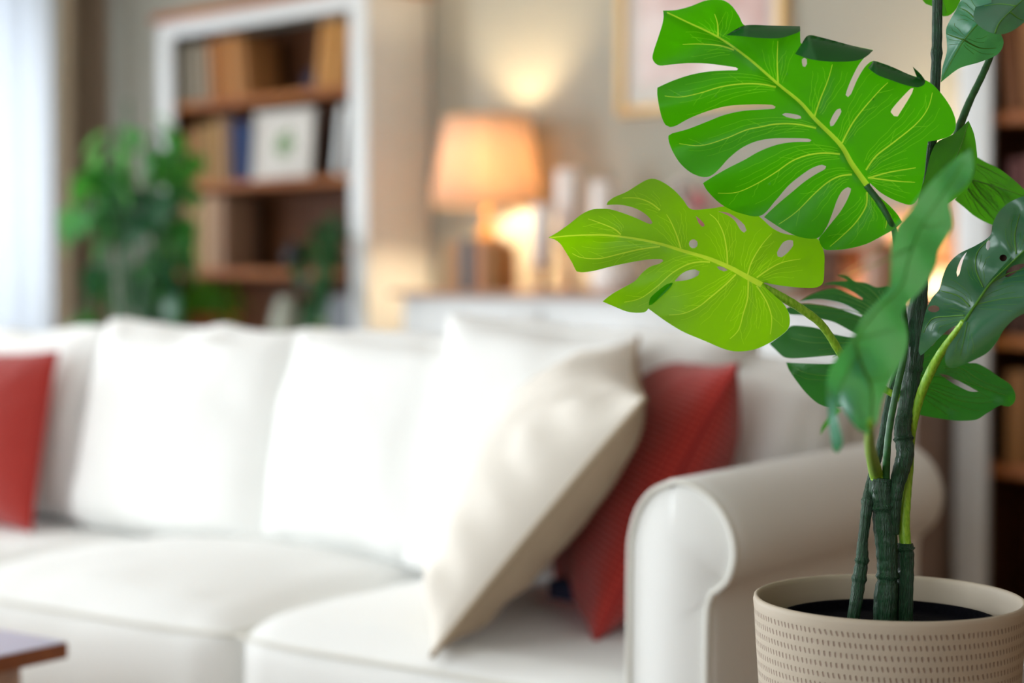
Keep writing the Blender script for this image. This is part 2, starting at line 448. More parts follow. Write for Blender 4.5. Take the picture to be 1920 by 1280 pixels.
ordn = ['first', 'second', 'third', 'fourth', 'fifth', 'sixth', 'seventh', 'eighth', 'ninth', 'tenth', 'eleventh', 'twelfth']
def book_row(s, z, specs, where, group, tfront=.275, lean=0.0, gap=.002, dp=.17):
    # specs: list of (width, height, colour hex, colour word)
    for i, (wd, h, c, word) in enumerate(specs):
        ln = lean[i] if isinstance(lean, (list, tuple)) else lean
        dz = abs(sin(ln)) * wd if ln > 0 else 0
        book(s, tfront - .01 * (i % 3), z + .0008 + dz, wd, h, dp, ln, c, '%s book, %s of %s' % (word, ordn[i], where), group)
        s += wd / cos(ln) + gap
    return s
G, T_, O_, BR = '#8c8270', '#a5713a', '#b47a38', '#96602e'
book_row(-1.205, 1.66, [(.035, .23, '#7a7366', 'grey'), (.03, .235, '#8f8674', 'grey'), (.035, .22, '#9a8d78', 'greyish beige'), (.03, .23, '#8d8271', 'grey'), (.03, .225, '#a39580', 'greyish beige')],
         'the upright row at the left end of the top shelf', 'grey and beige books on the top left shelf', lean=-.04, gap=.004)
book_row(-.985, 1.66, [(.04, .235, '#a5662c', 'tan'), (.035, .24, '#b07438', 'orange brown'), (.045, .235, '#a0662f', 'tan'), (.04, .24, '#b57c40', 'orange brown'), (.03, .23, '#a87440', 'tan')],
         'the tan leaning row on the left bookcase\'s top shelf', 'tan books leaning on the top left shelf', lean=-.11, gap=.006)
book_row(-.34, 1.66, [(.045, .24, '#b87f3a', 'golden tan'), (.045, .245, '#c08a45', 'golden tan'), (.04, .23, '#ad7535', 'golden brown')],
         'the golden row leaning on the post, top shelf', 'golden books at the right of the top left shelf', lean=.17, gap=.006)
book_row(-1.205, 1.34, [(.04, .2, '#7c5f48', 'brown'), (.035, .215, '#9b7142', 'tan'), (.035, .20, '#8c6a48', 'brown'), (.035, .225, '#a87c4a', 'tan'), (.04, .23, '#94794a', 'olive tan'), (.03, .24, '#b08350', 'light tan'), (.035, .245, '#b48852', 'light tan'), (.03, .25, '#8d7664', 'grey brown')],
         'the tan row left of the blue books', 'tan books on the second left shelf', lean=-.05, gap=.005)
book_row(-.842, 1.34, [(.04, .23, '#1d2450', 'navy'), (.045, .22, '#0c3a6e', 'blue')],
         'the blue pair beside the green print', 'blue books beside the framed print', lean=-.08, gap=.006)
book_row(-1.2, 1.0, [(.05, .29, '#a88a60', 'beige'), (.055, .285, '#b09468', 'beige'), (.05, .28, '#9b7d58', 'brown beige'), (.05, .29, '#b09070', 'beige'), (.045, .285, '#a08068', 'brown beige')],
         'the tall beige files on the left bookcase', 'tall beige files on the third left shelf', gap=.004)
book_row(2.49, 1.40, [(.04, .22, '#7c4a24', 'dark brown'), (.04, .24, '#94602f', 'brown'), (.04, .235, '#a87240', 'tan'), (.045, .24, '#8a5a30', 'brown'), (.04, .24, '#a06c3c', 'tan'), (.04, .23, '#90623a', 'brown'), (.04, .24, '#9a6a3c', 'tan'), (.04, .24, '#8e5e34', 'brown')],
         'the brown row high in the right bookcase', 'brown books on the upper right shelf', lean=-.1, gap=.008)
book_row(2.50, 1.11, [(.04, .17, '#5c2c28', 'dark maroon'), (.04, .18, '#8c5c50', 'dusty pink'), (.04, .175, '#7c4a40', 'maroon'), (.04, .18, '#b41e24', 'red'), (.04, .18, '#9c6a60', 'dusty pink'), (.04, .17, '#7c3830', 'maroon'), (.04, .18, '#946a5c', 'dusty pink')],
         'the reddish row in the right bookcase', 'reddish books on the right bookcase', gap=.006)
book_row(2.50, .50, [(.06, .24, '#8c5c28', 'brown'), (.055, .25, '#b0763a', 'tan'), (.06, .245, '#94581e', 'brown'), (.06, .25, '#9c6024', 'brown'), (.06, .24, '#8a5420', 'brown'), (.06, .25, '#94602c', 'tan')],
         'the thick files low in the right bookcase', 'brown files low on the right bookcase', gap=.006)
book_row(2.50, .83, [(.045, .2, '#4a2c1c', 'dark brown'), (.045, .21, '#5c3a24', 'dark brown'), (.045, .2, '#6c4830', 'brown')],
         'the dark row mid-height in the right bookcase', 'dark books on the middle right shelf', gap=.006)
# decorative things on the left bookcase
rt = room_empty('framed_print', -.735, .255, 1.3415, 'white framed print with a small green plant motif on the second bookcase shelf', 'framed picture')
rt.rotation_euler = (-.07, 0, RANG)
bm = bmesh.new()
for q in ((0, .36, 0, .02), (0, .36, .235, .255), (0, .02, .02, .235), (.34, .36, .02, .235)): box(bm, q[0], q[1], -.018, 0, q[2], q[3], .002)
sharp(bmobj('frame', bm, M['mat_board'], rt)); boxobj('mount', (.02, .34, -.008, -.004, .02, .235), M['mat_board'], rt, 0)
bm = bmesh.new()
for i in range(16):
    a = i * .9; r0 = .01 + .003 * i
    cx, cz = .18 + r0 * cos(a), .13 + r0 * .9 * sin(a)
    vs = [bm.verts.new((cx + .016 * cos(a + u), -.009, cz + .016 * sin(a + u))) for u in (0, .9, 2, 3.1, 4.2, 5.3)]
    bm.faces.new(vs)
g = bmobj('green_motif', bm, M['greenart'], rt)
md = g.modifiers.new('t', 'SOLIDIFY'); md.thickness = .0006
rt = room_empty('white_folder', -.255, .26, 1.3415, 'white folder leaning at the right end of the second bookcase shelf', 'folder')
rt.rotation_euler = (0, .16, RANG); boxobj('folder_body', (0, .03, -.2 + .2, .2 - .03, 0, .25), M['mat_board'], rt); rt.location = R(-.24, .27, 1.3465)
boxobj('folder_spine', (.0, .031, -.004, -.0005, .01, .24), M['white'], rt)
bm = bmesh.new(); lathe(bm, [(0, 0), (.04, 0), (.055, .02), (.058, .05), (.045, .07), (.03, .08), (.034, .088), (.026, .088), (.022, .075), (0, .07)], 32)
o = bmobj('bowl', bm, M['navy'], None, True); o.location = R(-.46, .16, 1.6615); tag(o, 'small navy bowl on the top shelf of the left bookcase', 'bowl')
bm = bmesh.new(); lathe(bm, [(0, 0), (.032, 0), (.045, .03), (.045, .06), (.02, .085), (.02, .1), (.026, .105), (.018, .105), (.014, .09), (0, .08)], 32)
o = bmobj('jar', bm, M['black'], None, True); o.location = R(-.60, .17, 1.0015); tag(o, 'small black jar on the third shelf of the left bookcase', 'jar')
bm = bmesh.new(); lathe(bm, [(0, 0), (.05, 0), (.075, .05), (.08, .12), (.06, .2), (.045, .225), (.05, .235), (.04, .235), (.035, .22), (0, .2)], 32)
o = bmobj('vase', bm, M['ceramic'], None, True); o.location = R(-.63, .17, .6615); tag(o, 'pale round ceramic vase low in the left bookcase', 'vase')
boxobj_ = boxobj('storage_box', (-.12, .12, -.11, .11, 0, .24), M['patterned'], None, .006)
boxobj_.location = R(-.26, .155, .6615); boxobj_.rotation_euler = (0, 0, RANG); tag(boxobj_, 'grey and white patterned box low in the left bookcase', 'box')
o = boxobj('storage_box', (-.25, .25, -.12, .12, 0, .17), M['greybox'], None, .006)
bm = bmesh.new(); box(bm, -.255, .255, -.125, .125, .171, .195, .004); sharp(bmobj('lid', bm, M['greybox'], o))
o.location = R(2.88, .16, .1015); o.rotation_euler = (0, 0, RANG); tag(o, 'grey lidded storage box at the bottom of the right bookcase', 'box')

# ------------------------------------------------------------------ dresser
DT = .93
dr = room_empty('dresser', .32, .02, 0, 'long white dresser with wooden top between the two bookcases, carrying the lamps', 'dresser')
DW = 2.02; DD = .43
boxobj('body', (.01, DW - .012, -DD + .02, 0, .10, DT - .019), M['white'], dr)
boxobj('end_panel', (DW - .0115, DW, -DD, -.001, .0, DT - .019), M['shadewhite'], dr, .001)['label'] = 'white end panel with its shade painted taupe brown'
boxobj('top_board', (-.02, DW, -DD - .02, 0, DT - .018, DT), M['topwood'], dr, .004)
for x in (.02, DW - .08):
    for y in (-DD + .03, -.08): boxobj('leg', (x, x + .05, y, y + .05, 0, .099), M['white'], dr)
for c_ in range(3):
    for r_ in range(3):
        x0 = .03 + c_ * (DW - .05) / 3; x1 = x0 + (DW - .05) / 3 - .02
        z0 = .13 + r_ * .255; z1 = z0 + .235
        d_ = boxobj('drawer', (x0, x1, -DD - .004, -DD + .019, z0, z1), M['white'], dr, .004)
        for kx in (.25, .75):
            bm = bmesh.new(); kxx = x0 + (x1 - x0) * kx; kz = (z0 + z1) / 2
            bmesh.ops.create_uvsphere(bm, u_segments=16, v_segments=10, radius=.014, matrix=Matrix.Translation((kxx, -DD - .022, kz)))
            tube(bm, [(kxx, -DD - .004, kz), (kxx, -DD - .015, kz)], .006, 10)
            bmobj('knob', bm, M['white'], d_, True)

# table lamps
def table_lamp(s, t, shade_bot, shade_top, rb_, rt_, power, label, kind):
    root = room_empty('table_lamp', s, t, DT + .0008, label, 'table lamp')
    z0 = shade_bot - DT; z1 = shade_top - DT
    bm = bmesh.new()
    n = 48
    lathe(bm, [(rb_, z0), (rt_, z1)], n)
    o = bmobj('lamp_shade', bm, M['lampshade'], root, True)
    md = o.modifiers.new('t', 'SOLIDIFY'); md.thickness = .0015
    bm = bmesh.new()
    lathe(bm, [(rb_ + .001, z0 - .002), (rb_ + .003, z0 - .002), (rb_ + .003, z0 + .006), (rb_ + .001, z0 + .006), (rb_ + .001, z0 - .002)], n)
    lathe(bm, [(rt_ + .001, z1 - .006), (rt_ + .003, z1 - .006), (rt_ + .003, z1 + .002), (rt_ + .001, z1 + .002), (rt_ + .001, z1 - .006)], n)
    bmobj('shade_trim', bm, M['gold'], o, True)
    bm = bmesh.new()
    k = z0 / .28
    lathe(bm, [(0, 0), (.07 * k, 0), (.075 * k, .012), (.05 * k, .02), (.055 * k, .05 * k), (.065 * k, .1 * k), (.045 * k, .17 * k), (.018, .22 * k), (.012, .24 * k), (.012, z0 + .05), (0, z0 + .05)], 32)
    bmobj('base', bm, M['brass'] if kind else M['ceramic'], root, True)
    bm = bmesh.new()
    for a in range(3): tube(bm, [(0, 0, z1 - .02), (rt_ * cos(a * 2.1), rt_ * sin(a * 2.1), z1 - .02)], .0015, 6)
    bmobj('shade_ring', bm, M['brass'], root, True)
    bulb(R(s, t, (shade_bot * .58 + shade_top * .42)), power)
table_lamp(.492, .2, 1.212, 1.512, .188, .143, 36, 'lit table lamp with large beige drum shade beside the left bookcase', 1)
table_lamp(2.15, .16, 1.02, 1.16, .085, .06, 44, 'small lit table lamp on the dresser hidden behind the plant leaves', 1)

# things on the dresser
book_row(.50, DT, [(.04, .155, '#b08a60', 'light tan'), (.035, .165, '#c0906c', 'pinkish tan'), (.012, .15, '#a87850', 'brown'), (.045, .17, '#4c5a60', 'slate blue'), (.045, .168, '#b8805e', 'terracotta pink'), (.03, .15, '#a07444', 'brown')],
         'the row before the large lamp on the dresser', 'books in front of the table lamp', tfront=.41, dp=.11)
def candle(s, t, hh, hc, r, lab, m='candle'):
    root = room_empty('candle_holder', s, t, DT + .0008, lab, 'candle')
    bm = bmesh.new()
    lathe(bm, [(0, 0), (r * 1.3, 0), (r * 1.3, .008), (r * .5, .014), (r * .35, hh * .5), (r * .5, hh - .01), (r * 1.25, hh - .004), (r * 1.25, hh), (0, hh)], 28)
    bmobj('stand', bm, M['topwood'], root, True)
    bm = bmesh.new()
    lathe(bm, [(0, hh + .001), (r, hh + .001), (r, hh + hc - .004), (r * .9, hh + hc), (r * .5, hh + hc - .003), (0, hh + hc - .004)], 28)
    bmobj('wax', bm, M[m], root, True)
    bm = bmesh.new(); tube(bm, [(0, 0, hh + hc - .004), (.001, 0, hh + hc + .008)], .001, 6); bmobj('wick', bm, M['black'], root, True)
def s_at(px, t):
    k = (px - 960) / F_PX; b = O - NV * t
    return (k * b.y - b.x) / (WV.x - k * WV.y)
candle(s_at(1017, .32), .32, .08, .195, .036, 'pale pillar candle on low brown stand, nearest the large table lamp')
candle(s_at(1066, .2), .2, .16, .23, .042, 'tallest pale pillar candle, second to the right of the large lamp')
candle(s_at(1130, .25), .25, .12, .225, .038, 'pale pillar candle right of the tallest candle, above the leaf tip')
rt = room_empty('trinket_tray', s_at(1165, .3), .33, DT + .0008, 'white rounded jar low on the dresser right of the candles', 'jar')
bm = bmesh.new(); lathe(bm, [(0, 0), (.06, 0), (.075, .03), (.07, .08), (.05, .095), (0, .095)], 32); bmobj('jar_body', bm, M['candle'], rt, True)
bm = bmesh.new(); lathe(bm, [(0, .096), (.048, .096), (.04, .105), (.01, .11), (.012, .12), (0, .122)], 32); bmobj('lid', bm, M['white'], rt, True)
rt = room_empty('wooden_box', s_at(1575, .27), .27, DT + .0008, 'dark brown wooden box on the dresser behind the yellow green leaf', 'box')
boxobj('box_body', (-.085, .06, -.09, .09, 0, .11), M['darkwood'], rt); boxobj('lid', (-.087, .062, -.092, .092, .111, .13), M['darkwood'], rt)
rt = room_empty('book_stack', s_at(1655, .36), .36, DT + .0008, 'tan wooden canister on the dresser beside the small lamp', 'canister')
bm = bmesh.new(); lathe(bm, [(0, 0), (.05, 0), (.052, .01), (.052, .12), (.05, .125), (0, .125)], 36); bmobj('canister_body', bm, M['topwood'], rt, True)
bm = bmesh.new(); lathe(bm, [(0, .126), (.054, .126), (.054, .14), (0, .145)], 36); bmobj('lid', bm, M['wood'], rt, True)
rt.name = 'canister'
# flowers in a vase
fs = s_at(1310, .25)
rt = room_empty('vase_of_flowers', fs, .25, DT + .0008, 'bouquet of pink and white flowers in a pale vase on the dresser under the picture', 'flowers')
bm = bmesh.new(); lathe(bm, [(0, 0), (.04, 0), (.055, .04), (.05, .1), (.03, .14), (.035, .16), (.028, .16), (.024, .14), (0, .05)], 32); bmobj('vase', bm, M['ceramic'], rt, True)
def flower(bm, c, r, rnd):
    for k in range(14):
        a = rnd.random() * 6.28; el = rnd.uniform(-.2, 1.3); d = Vector((cos(a) * cos(el), sin(a) * cos(el), sin(el)))
        q = d.to_track_quat('Z', 'Y').to_matrix()
        vs = [bm.verts.new(Vector(c) + q @ Vector((r * .55 * cos(u), r * .55 * sin(u), r * (.75 - .18 * cos(2 * u))))) for u in [i * pi / 4 for i in range(8)]]
        ctr = bm.verts.new(Vector(c) + q @ Vector((0, 0, r * .45)))
        for i in range(8): bm.faces.new((vs[i], vs[(i + 1) % 8], ctr))
rnd = random.Random(3)
for k, (dx, dz, mm) in enumerate([(.02, .26, 'pink'), (-.06, .24, 'palepetal'), (.08, .24, 'pink'), (-.02, .30, 'palepetal'), (.04, .19, 'pink'), (.10, .18, 'pink'), (-.07, .28, 'palepetal')]):
    y = rnd.uniform(-.05, .05)
    bm = bmesh.new(); flower(bm, (dx, y, dz), .04, rnd); bmobj('flower', bm, M[mm], rt, True, False)
    bm = bmesh.new(); tube(bm, [(0, 0, .1), (dx * .5, y * .5, .17), (dx, y, dz)], .002, 6); bmobj('flower_stem', bm, M['darkpetiole'], rt, True)
bm = bmesh.new()
for k in range(12):
    a = k * 2.4; c = Vector((.05 * cos(a) - .03, .05 * sin(a), .17 + .012 * (k % 4)))
    d = Vector((cos(a), sin(a), .2)).normalized(); sd = d.cross(Vector((0, 0, 1))).normalized()
    vs = [bm.verts.new(c + d * u + sd * v_) for u, v_ in ((0, 0), (.02, .014), (.045, .01), (.06, 0), (.045, -.01), (.02, -.014))]
    bm.faces.new(vs)
bmobj('foliage', bm, M['bg2'], rt, False, False)
# picture above the dresser
ps0, ps1 = s_at(1160, .02), s_at(1470, .02)
rt = room_empty('picture_frame', ps0, .004, 1.50, 'pink and white print in a pale gold frame on the wall above the dresser', 'framed picture')
pw = ps1 - ps0; ph = .9; f = .028
bm = bmesh.new()
for q in ((0, pw, 0, f), (0, pw, ph - f, ph), (0, f, f, ph - f), (pw - f, pw, f, ph - f)): box(bm, q[0], q[1], -.03, 0, q[2], q[3], .004)
sharp(bmobj('frame', bm, M['gold'], rt))
boxobj('mount', (f, pw - f, -.012, -.004, f, ph - f), M['mat_board'], rt, 0)
boxobj('print', (f + .05, pw - f - .04, -.014, -.0122, f + .07, ph - f - .06), M['art'], rt, 0)

# ------------------------------------------------------------------ soft furnishing
def softbox(hx, hy, hz, r, n=14, crown=0, front=0, wr=0, seed=0, ear=0, wf=6):
    "rounded, crowned cushion centred at the origin"
    bm = bmesh.new()
    bmesh.ops.create_cube(bm, size=2)
    bmesh.ops.subdivide_edges(bm, edges=bm.edges[:], cuts=n, use_grid_fill=True)
    H = Vector((hx, hy, hz)); off = Vector((seed * 7.3, seed * 1.7, seed * 3.1))
    for v in bm.verts:
        p = Vector((v.co.x * hx, v.co.y * hy, v.co.z * hz))
        q = Vector([max(-(H[i] - r), min(H[i] - r, p[i])) for i in range(3)])
        d = p - q
        if d.length > 1e-6:
            d = d.normalized() * r
        co = q + d
        u = (1 - v.co.x ** 2); w_ = (1 - v.co.y ** 2); zz = (1 - v.co.z ** 2)
        co.z += crown * u ** .7 * w_ ** .7 * (1 if v.co.z > 0 else .3) * abs(v.co.z)
        co.y -= front * (u * zz) ** .6 * (-v.co.y if v.co.y < 0 else 0)
        co.y += front * .5 * (u * zz) ** .6 * (v.co.y if v.co.y > 0 else 0)
        if ear:
            c_ = (abs(v.co.x) * abs(v.co.z)) ** 6
            co.x += ear * c_ * (1 if v.co.x > 0 else -1); co.z += ear * c_ * (1 if v.co.z > 0 else -1) * (1.2 if v.co.z > 0 else .2)
        if wr:
            nn = noise.noise_vector((co + off) * wf); co += nn * wr
            co += d.normalized() * (wr * .6 * noise.noise((co + off) * wf * 2.6)) if d.length else Vector()
        v.co = co
    return bm

SANG = math.atan2(-.584, .812)
SX = Vector((.812, -.584, 0)).normalized(); SY = Vector((.584, .812, 0)).normalized()
SF = Vector((-.43, 2.75, 0))
def SP(x, y, z=0): return SF + SX * x + SY * y + Vector((0, 0, z))
sofa = empty('sofa', SF, SANG, 'long white slipcovered sofa with rolled arm and loose back cushions', 'sofa')
SEAT = .47
XL = -2.2
bm = bmesh.new(); box(bm, XL + .0, .711, .02, .80, .05, .27, .02); sharp(bmobj('base_frame', bm, M['sofa'], sofa))
bm = softbox((.711 - XL) / 2, .10, .36, .055, 22, .012, 0, .008, 2)
o = bmobj('back_rest', bm, M['sofa'], sofa, True); o.location = ((.711 + XL) / 2, .765, .475); o.rotation_euler = (radians(-4), 0, 0)
# seat cushions
def dent(x):
    t = max(0, min(1, (x + .12) / .24)); return 1 - .85 * t * t * (3 - 2 * t)
for i, (x0, x1, sd) in enumerate(((.004, .706, 1), (-.732, -.004, 5), (-1.46, -.738, 9), (-2.19, -1.466, 12))):
    bm = softbox((x1 - x0) / 2, .325, .095, .04, 16, .045 if i < 2 else .012, .02, .005, sd)
    if i == 0:      # pressed down under the pillows
        for v in bm.verts:
            if v.co.z > .095: v.co.z = .095 + (v.co.z - .095) * dent(v.co.x)
    o = bmobj('seat_cushion', bm, M['sofa'], sofa, True); o.location = ((x0 + x1) / 2, .325, SEAT - .105)
    # piping along the top front edge
    pts = catmull([((x0 + x1) / 2 + sx * ((x1 - x0) / 2 - .006), yy, SEAT - .03) for sx, yy in ((-1, .5), (-1, .2), (-1, .03), (-.97, .006))] +
                  [((x0 + x1) / 2 + sx * ((x1 - x0) / 2), -.012, SEAT - .03) for sx in (-.6, 0, .6)] +
                  [((x0 + x1) / 2 + sx * ((x1 - x0) / 2 - .006), yy, SEAT - .03) for sx, yy in ((.97, .006), (1, .03), (1, .2), (1, .5))], 4)
    bm = bmesh.new(); tube(bm, [p - o.location for p in pts], .0035, 8)
    bmobj('piping', bm, M['pipe'], o, True)
# back cushions: (x0, x1, y centre, lean, top, roll, seed)
for x0, x1, yc, lean, top, roll, sd, yaw in ((-.955, -.41, .60, -13, .872, 2, 3, 0), (-.42, .10, .60, -13, .866, 3, 4, 0), (-.005, .55, .55, -15, .895, 2, 6, 3),
                                   (.42, .70, .62, -12, .84, 8, 8, -8), (-1.50, -.96, .62, -10, .85, -3, 11, 0), (-2.1, -1.55, .62, -10, .85, 2, 14, 0)):
    hz = (top - SEAT + .02) / 2
    bm = softbox((x1 - x0) / 2, .075, hz, .05, 16, .01, .05, .014, sd, .024)
    o = bmobj('back_cushion', bm, M['sofa'], sofa, True)
    o.location = ((x0 + x1) / 2, yc, SEAT - .01 + hz * .98); o.rotation_euler = (radians(lean), radians(roll), radians(yaw))
    md = o.modifiers.new('s', 'SUBSURF'); md.levels = 1; md.render_levels = 1

# rolled arms
def arm(x_in, sgn, length=.66):
    "arm profile in x (outwards) and z, extruded in y"
    prof = [(0, .06), (0, .3), (-.001, .5), (0, .63), (.003, .665), (.014, .698), (.035, .722), (.065, .734), (.098, .735), (.128, .722), (.150, .700), (.163, .672), (.165, .645), (.156, .618), (.140, .602), (.130, .585), (.126, .55), (.125, .4), (.125, .2), (.125, .06)]
    P = catmull([(a, b, 0) for a, b in prof], 3)
    bm = bmesh.new()
    ys = [0.0, .006, .02, .1, .2, .3, .4, .5, .6, length - .02, length - .005, length]
    ins = [.010, .003, 0, 0, 0, 0, 0, 0, 0, 0, .003, .010]
    cx, cz = .075, .4; rings = []
    for y, k in zip(ys, ins):
        ring = []
        for p in P:
            dx, dz = p.x - cx, p.y - cz
            x = p.x - (k if dx > 0 else -k); z = p.y - (k if p.y > .6 else 0)
            wv = .002 * noise.noise(Vector((p.x * 9, y * 7, p.y * 9))) * (1 if 0 < y < length else 0)
            ring.append(bm.verts.new(((x_in + sgn * (x + wv)), y, z + wv)))
        rings.append(ring)
    for a, b in zip(rings[:-1], rings[1:]):
        for i in range(len(P) - 1): bm.faces.new((a[i], a[i + 1], b[i + 1], b[i]))
    # end faces as fans, bulging slightly
    for ring, yb in ((rings[0], -.008), (rings[-1], length + .006)):
        ctr = [bm.verts.new((x_in + sgn * .072, yb, z)) for z in (.06, .2, .4, .55, .66)]
        n = len(ring)
        def near(z): return min(range(5), key=lambda i: abs(ctr[i].co.z - z))
        for i in range(n - 1):
            a, b = ring[i], ring[i + 1]; ca, cb = near(a.co.z), near(b.co.z)
            if ca == cb: bm.faces.new((a, b, ctr[ca]))
            else: bm.faces.new((a, b, ctr[cb], ctr[ca]))
    o = bmobj('arm', bm, M['sofa'], sofa, True)
    bm = bmesh.new()
    tube(bm, [Vector((x_in + sgn * (p.x - (.006 if p.x > .075 else -.006)), -.001, p.y - (.005 if p.y > .6 else 0))) for p in P], .0042, 8)
    bmobj('piping', bm, M['pipe'], o, True)
arm(.712, 1); arm(XL - .002, -1)
for x in (XL + .05, .64):
    for y in (.08, .72):
        bm = bmesh.new(); lathe(bm, [(0, 0), (.02, 0), (.028, .05), (0, .05)], 20, (x, y, 0)); bmobj('foot', bm, M['darkwood'], sofa, True)

# scatter pillows
def pillow(name, size, thick_a, thick_b, mat, pipe, origin, eu, ev, label, group=None, wr=.006, seed=0, back=None, fold=.7):
    "square pillow; origin = near bottom corner, eu = away, ev = up along the pillow"
    eu = Vector(eu).normalized(); ev = Vector(ev); ev = (ev - eu * ev.dot(eu)).normalized(); en = eu.cross(ev).normalized()
    if en.z < 0: en = -en
    root = empty(name, origin, 0, label, 'pillow', group)
    n = 30; bm = bmesh.new(); uvl = bm.loops.layers.uv.new('uv')
    def pos(u, v, side):
        U, V = 2 * u - 1, 2 * v - 1
        # concave edges, pointed corners
        pin = .07
        uu = .5 + .5 * U * (1 - pin * (1 - V * V)); vv = .5 + .5 * V * (1 - pin * (1 - U * U))
        h = max(0, (1 - abs(U) ** 2.4) * (1 - abs(V) ** 2.4)) ** .55
        t = (thick_a if side > 0 else thick_b) * h
        wv = noise.noise(Vector((u * 5 + seed, v * 5, side * 2.0))) + .5 * noise.noise(Vector((u * 12 + seed, v * 12, side)))
        edge = math.exp(-((abs(U) - .8) / .18) ** 2) * sin(V * 17 + seed) + math.exp(-((abs(V) - .8) / .18) ** 2) * sin(U * 17 + seed)
        t += (wr if side > 0 else wr * .4) * (wv + fold * edge) * min(1, h * 1.6)
        return eu * (uu * size) + ev * (vv * size) + en * (t * side)
    vg = {}
    for side in (1, -1):
        for i in range(n + 1):
            for j in range(n + 1):
                bd = i in (0, n) or j in (0, n)
                if side == -1 and bd: vg[(i, j, -1)] = vg[(i, j, 1)]; continue
                u = .5 - .5 * cos(pi * i / n); v = .5 - .5 * cos(pi * j / n)
                vg[(i, j, side)] = bm.verts.new(pos(u, v, side))
        for i in range(n):
            for j in range(n):
                q = [(i, j), (i + 1, j), (i + 1, j + 1), (i, j + 1)]
                fc = bm.faces.new([vg[(a, b, side)] for a, b in (q if side > 0 else q[::-1])])
                for lp, (a, b) in zip(fc.loops, (q if side > 0 else q[::-1])):
                    lp[uvl].uv = ((.5 - .5 * cos(pi * a / n)), (.5 - .5 * cos(pi * b / n)))
    def rest(p):
        "the pillow yields where it meets the seat, the arm and the back cushions"
        w_ = p + origin - SF; x, y, z = w_.dot(SX), w_.dot(SY), w_.z
        if 0 < x < .71 and 0 < y < .65:
            h = .460 + .043 * dent(x - .355) * max(0, 1 - ((x - .355) / .351) ** 2) ** .7 * max(0, 1 - ((y - .325) / .325) ** 2) ** .7
            z = max(z, h)
        if x > .704 and z < .74 and 0 < y < .66:
            if x - .704 < .74 - z or z < .69: x = .704
            else: z = .741
        return SF + SX * x + SY * y + Vector((0, 0, z)) - origin
    for v in bm.verts: v.co = rest(v.co)
    cov = bmobj('pillow_cover', bm, mat, root, True)
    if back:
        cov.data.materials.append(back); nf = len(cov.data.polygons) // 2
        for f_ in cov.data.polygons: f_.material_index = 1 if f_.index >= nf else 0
    bm = bmesh.new(); ring = []
    K = 20
    for a, b in [(k / K, 0) for k in range(K)] + [(1, k / K) for k in range(K)] + [(1 - k / K, 1) for k in range(K)] + [(0, 1 - k / K) for k in range(K + 1)]:
        ring.append(rest(pos(a, b, 1)))
    tube(bm, ring, .0042, 8)
    bmobj('piping', bm, pipe, root, True)
    return root
pa = SP(.40, -.01, .462); pb = SP(.717, .05, .822)
pillow('throw_pillow', .47, .12, .075, M['beige'], M['beigepipe'], pa, Vector((.05, 1, .14)), pb - pa, 'beige pillow with a seamed edge leaning on the red pillow by the sofa arm', None, .010, 2, M['beigeshade'], 1.0)
pa = SP(.535, .2, .462); pb = SP(.762, .25, .850)
pillow('throw_pillow', .45, .09, .115, M['red'], M['red'], pa, Vector((-.12, 1, 0)), pb - pa, 'red knitted pillow squeezed between the beige pillow and the rolled arm', None, .004, 5)
# far red pillow stands on the left seat against the back cushions
q0 = SP(-1.315, .40, .474); qs = .365
r_ = pillow('throw_pillow', qs, .085, .06, M['red'], M['red'], q0, SX, SY * .2 - SX * .22 + Vector((0, 0, 1)), 'red pillow upright against the back cushions at the left edge', None, .004, 9)
nb = boxobj('notebook', (0, .075, 0, .14, 0, .03), M['navy'], None, .006); nb.location = SP(.40, .27, .50); nb.rotation_euler = (0, 0.02, SANG)
tag(nb, 'small dark navy item lying between the beige and red pillows on the seat', 'notebook')

# ------------------------------------------------------------------ coffee table
cx = at(128, 1218, 2.53)
tb = empty('coffee_table', (cx.x, cx.y, 0), SANG, 'low table with brown wooden edge and pale shiny top in the bottom left corner', 'coffee table')
tz = cx.z
boxobj('frame', (-1.1, 0, -.6, 0, tz - .024, tz - .002), M['tablewood'], tb, .002)
boxobj('table_top', (-1.098, -.002, -.598, -.002, tz - .0018, tz), M['glass_top'], tb, 0)
for x in (-1.06, -.09):
    for y in (-.56, -.09): boxobj('leg', (x, x + .045, y, y + .045, 0, tz - .0245), M['topwood'], tb)
rg = boxobj('rug', (-1.9, .9, -1.5, -.02, .0008, .012), M['rug'], None, .004); rg.location = SF; rg.rotation_euler = (0, 0, SANG)
tag(rg, 'light woven rug under the coffee table in front of the sofa', 'rug')
for o_ in (tb,): o_.location.z = .0125
# ------------------------------------------------------------------ potted plant in focus
PC = at(1666, 1117, 1.67); RIM = PC.z; PH = .235
st = empty('plant_stand', (PC.x, PC.y, 0), 0, 'small round wooden stand carrying the beige plant pot', 'plant stand')
zt = RIM - PH - .001
bm = bmesh.new(); lathe(bm, [(0, zt - .025), (.145, zt - .025), (.15, zt - .02), (.15, zt - .003), (.147, zt), (0, zt)], 48); sharp(bmobj('stand_top', bm, M['topwood'], st))
for a in range(3):
    bm = bmesh.new(); tube(bm, [(.10 * cos(a * 2.094), .10 * sin(a * 2.094), zt - .0255), (.16 * cos(a * 2.094), .16 * sin(a * 2.094), 0.001)], [.014, .010], 12); bmobj('leg', bm, M['topwood'], st, True)
pot = empty('plant_pot', (PC.x, PC.y, RIM - PH), 0, 'beige stoneware pot with rows of small dashes holding the large plant', 'plant pot')
Ro = .1236
bm = bmesh.new()
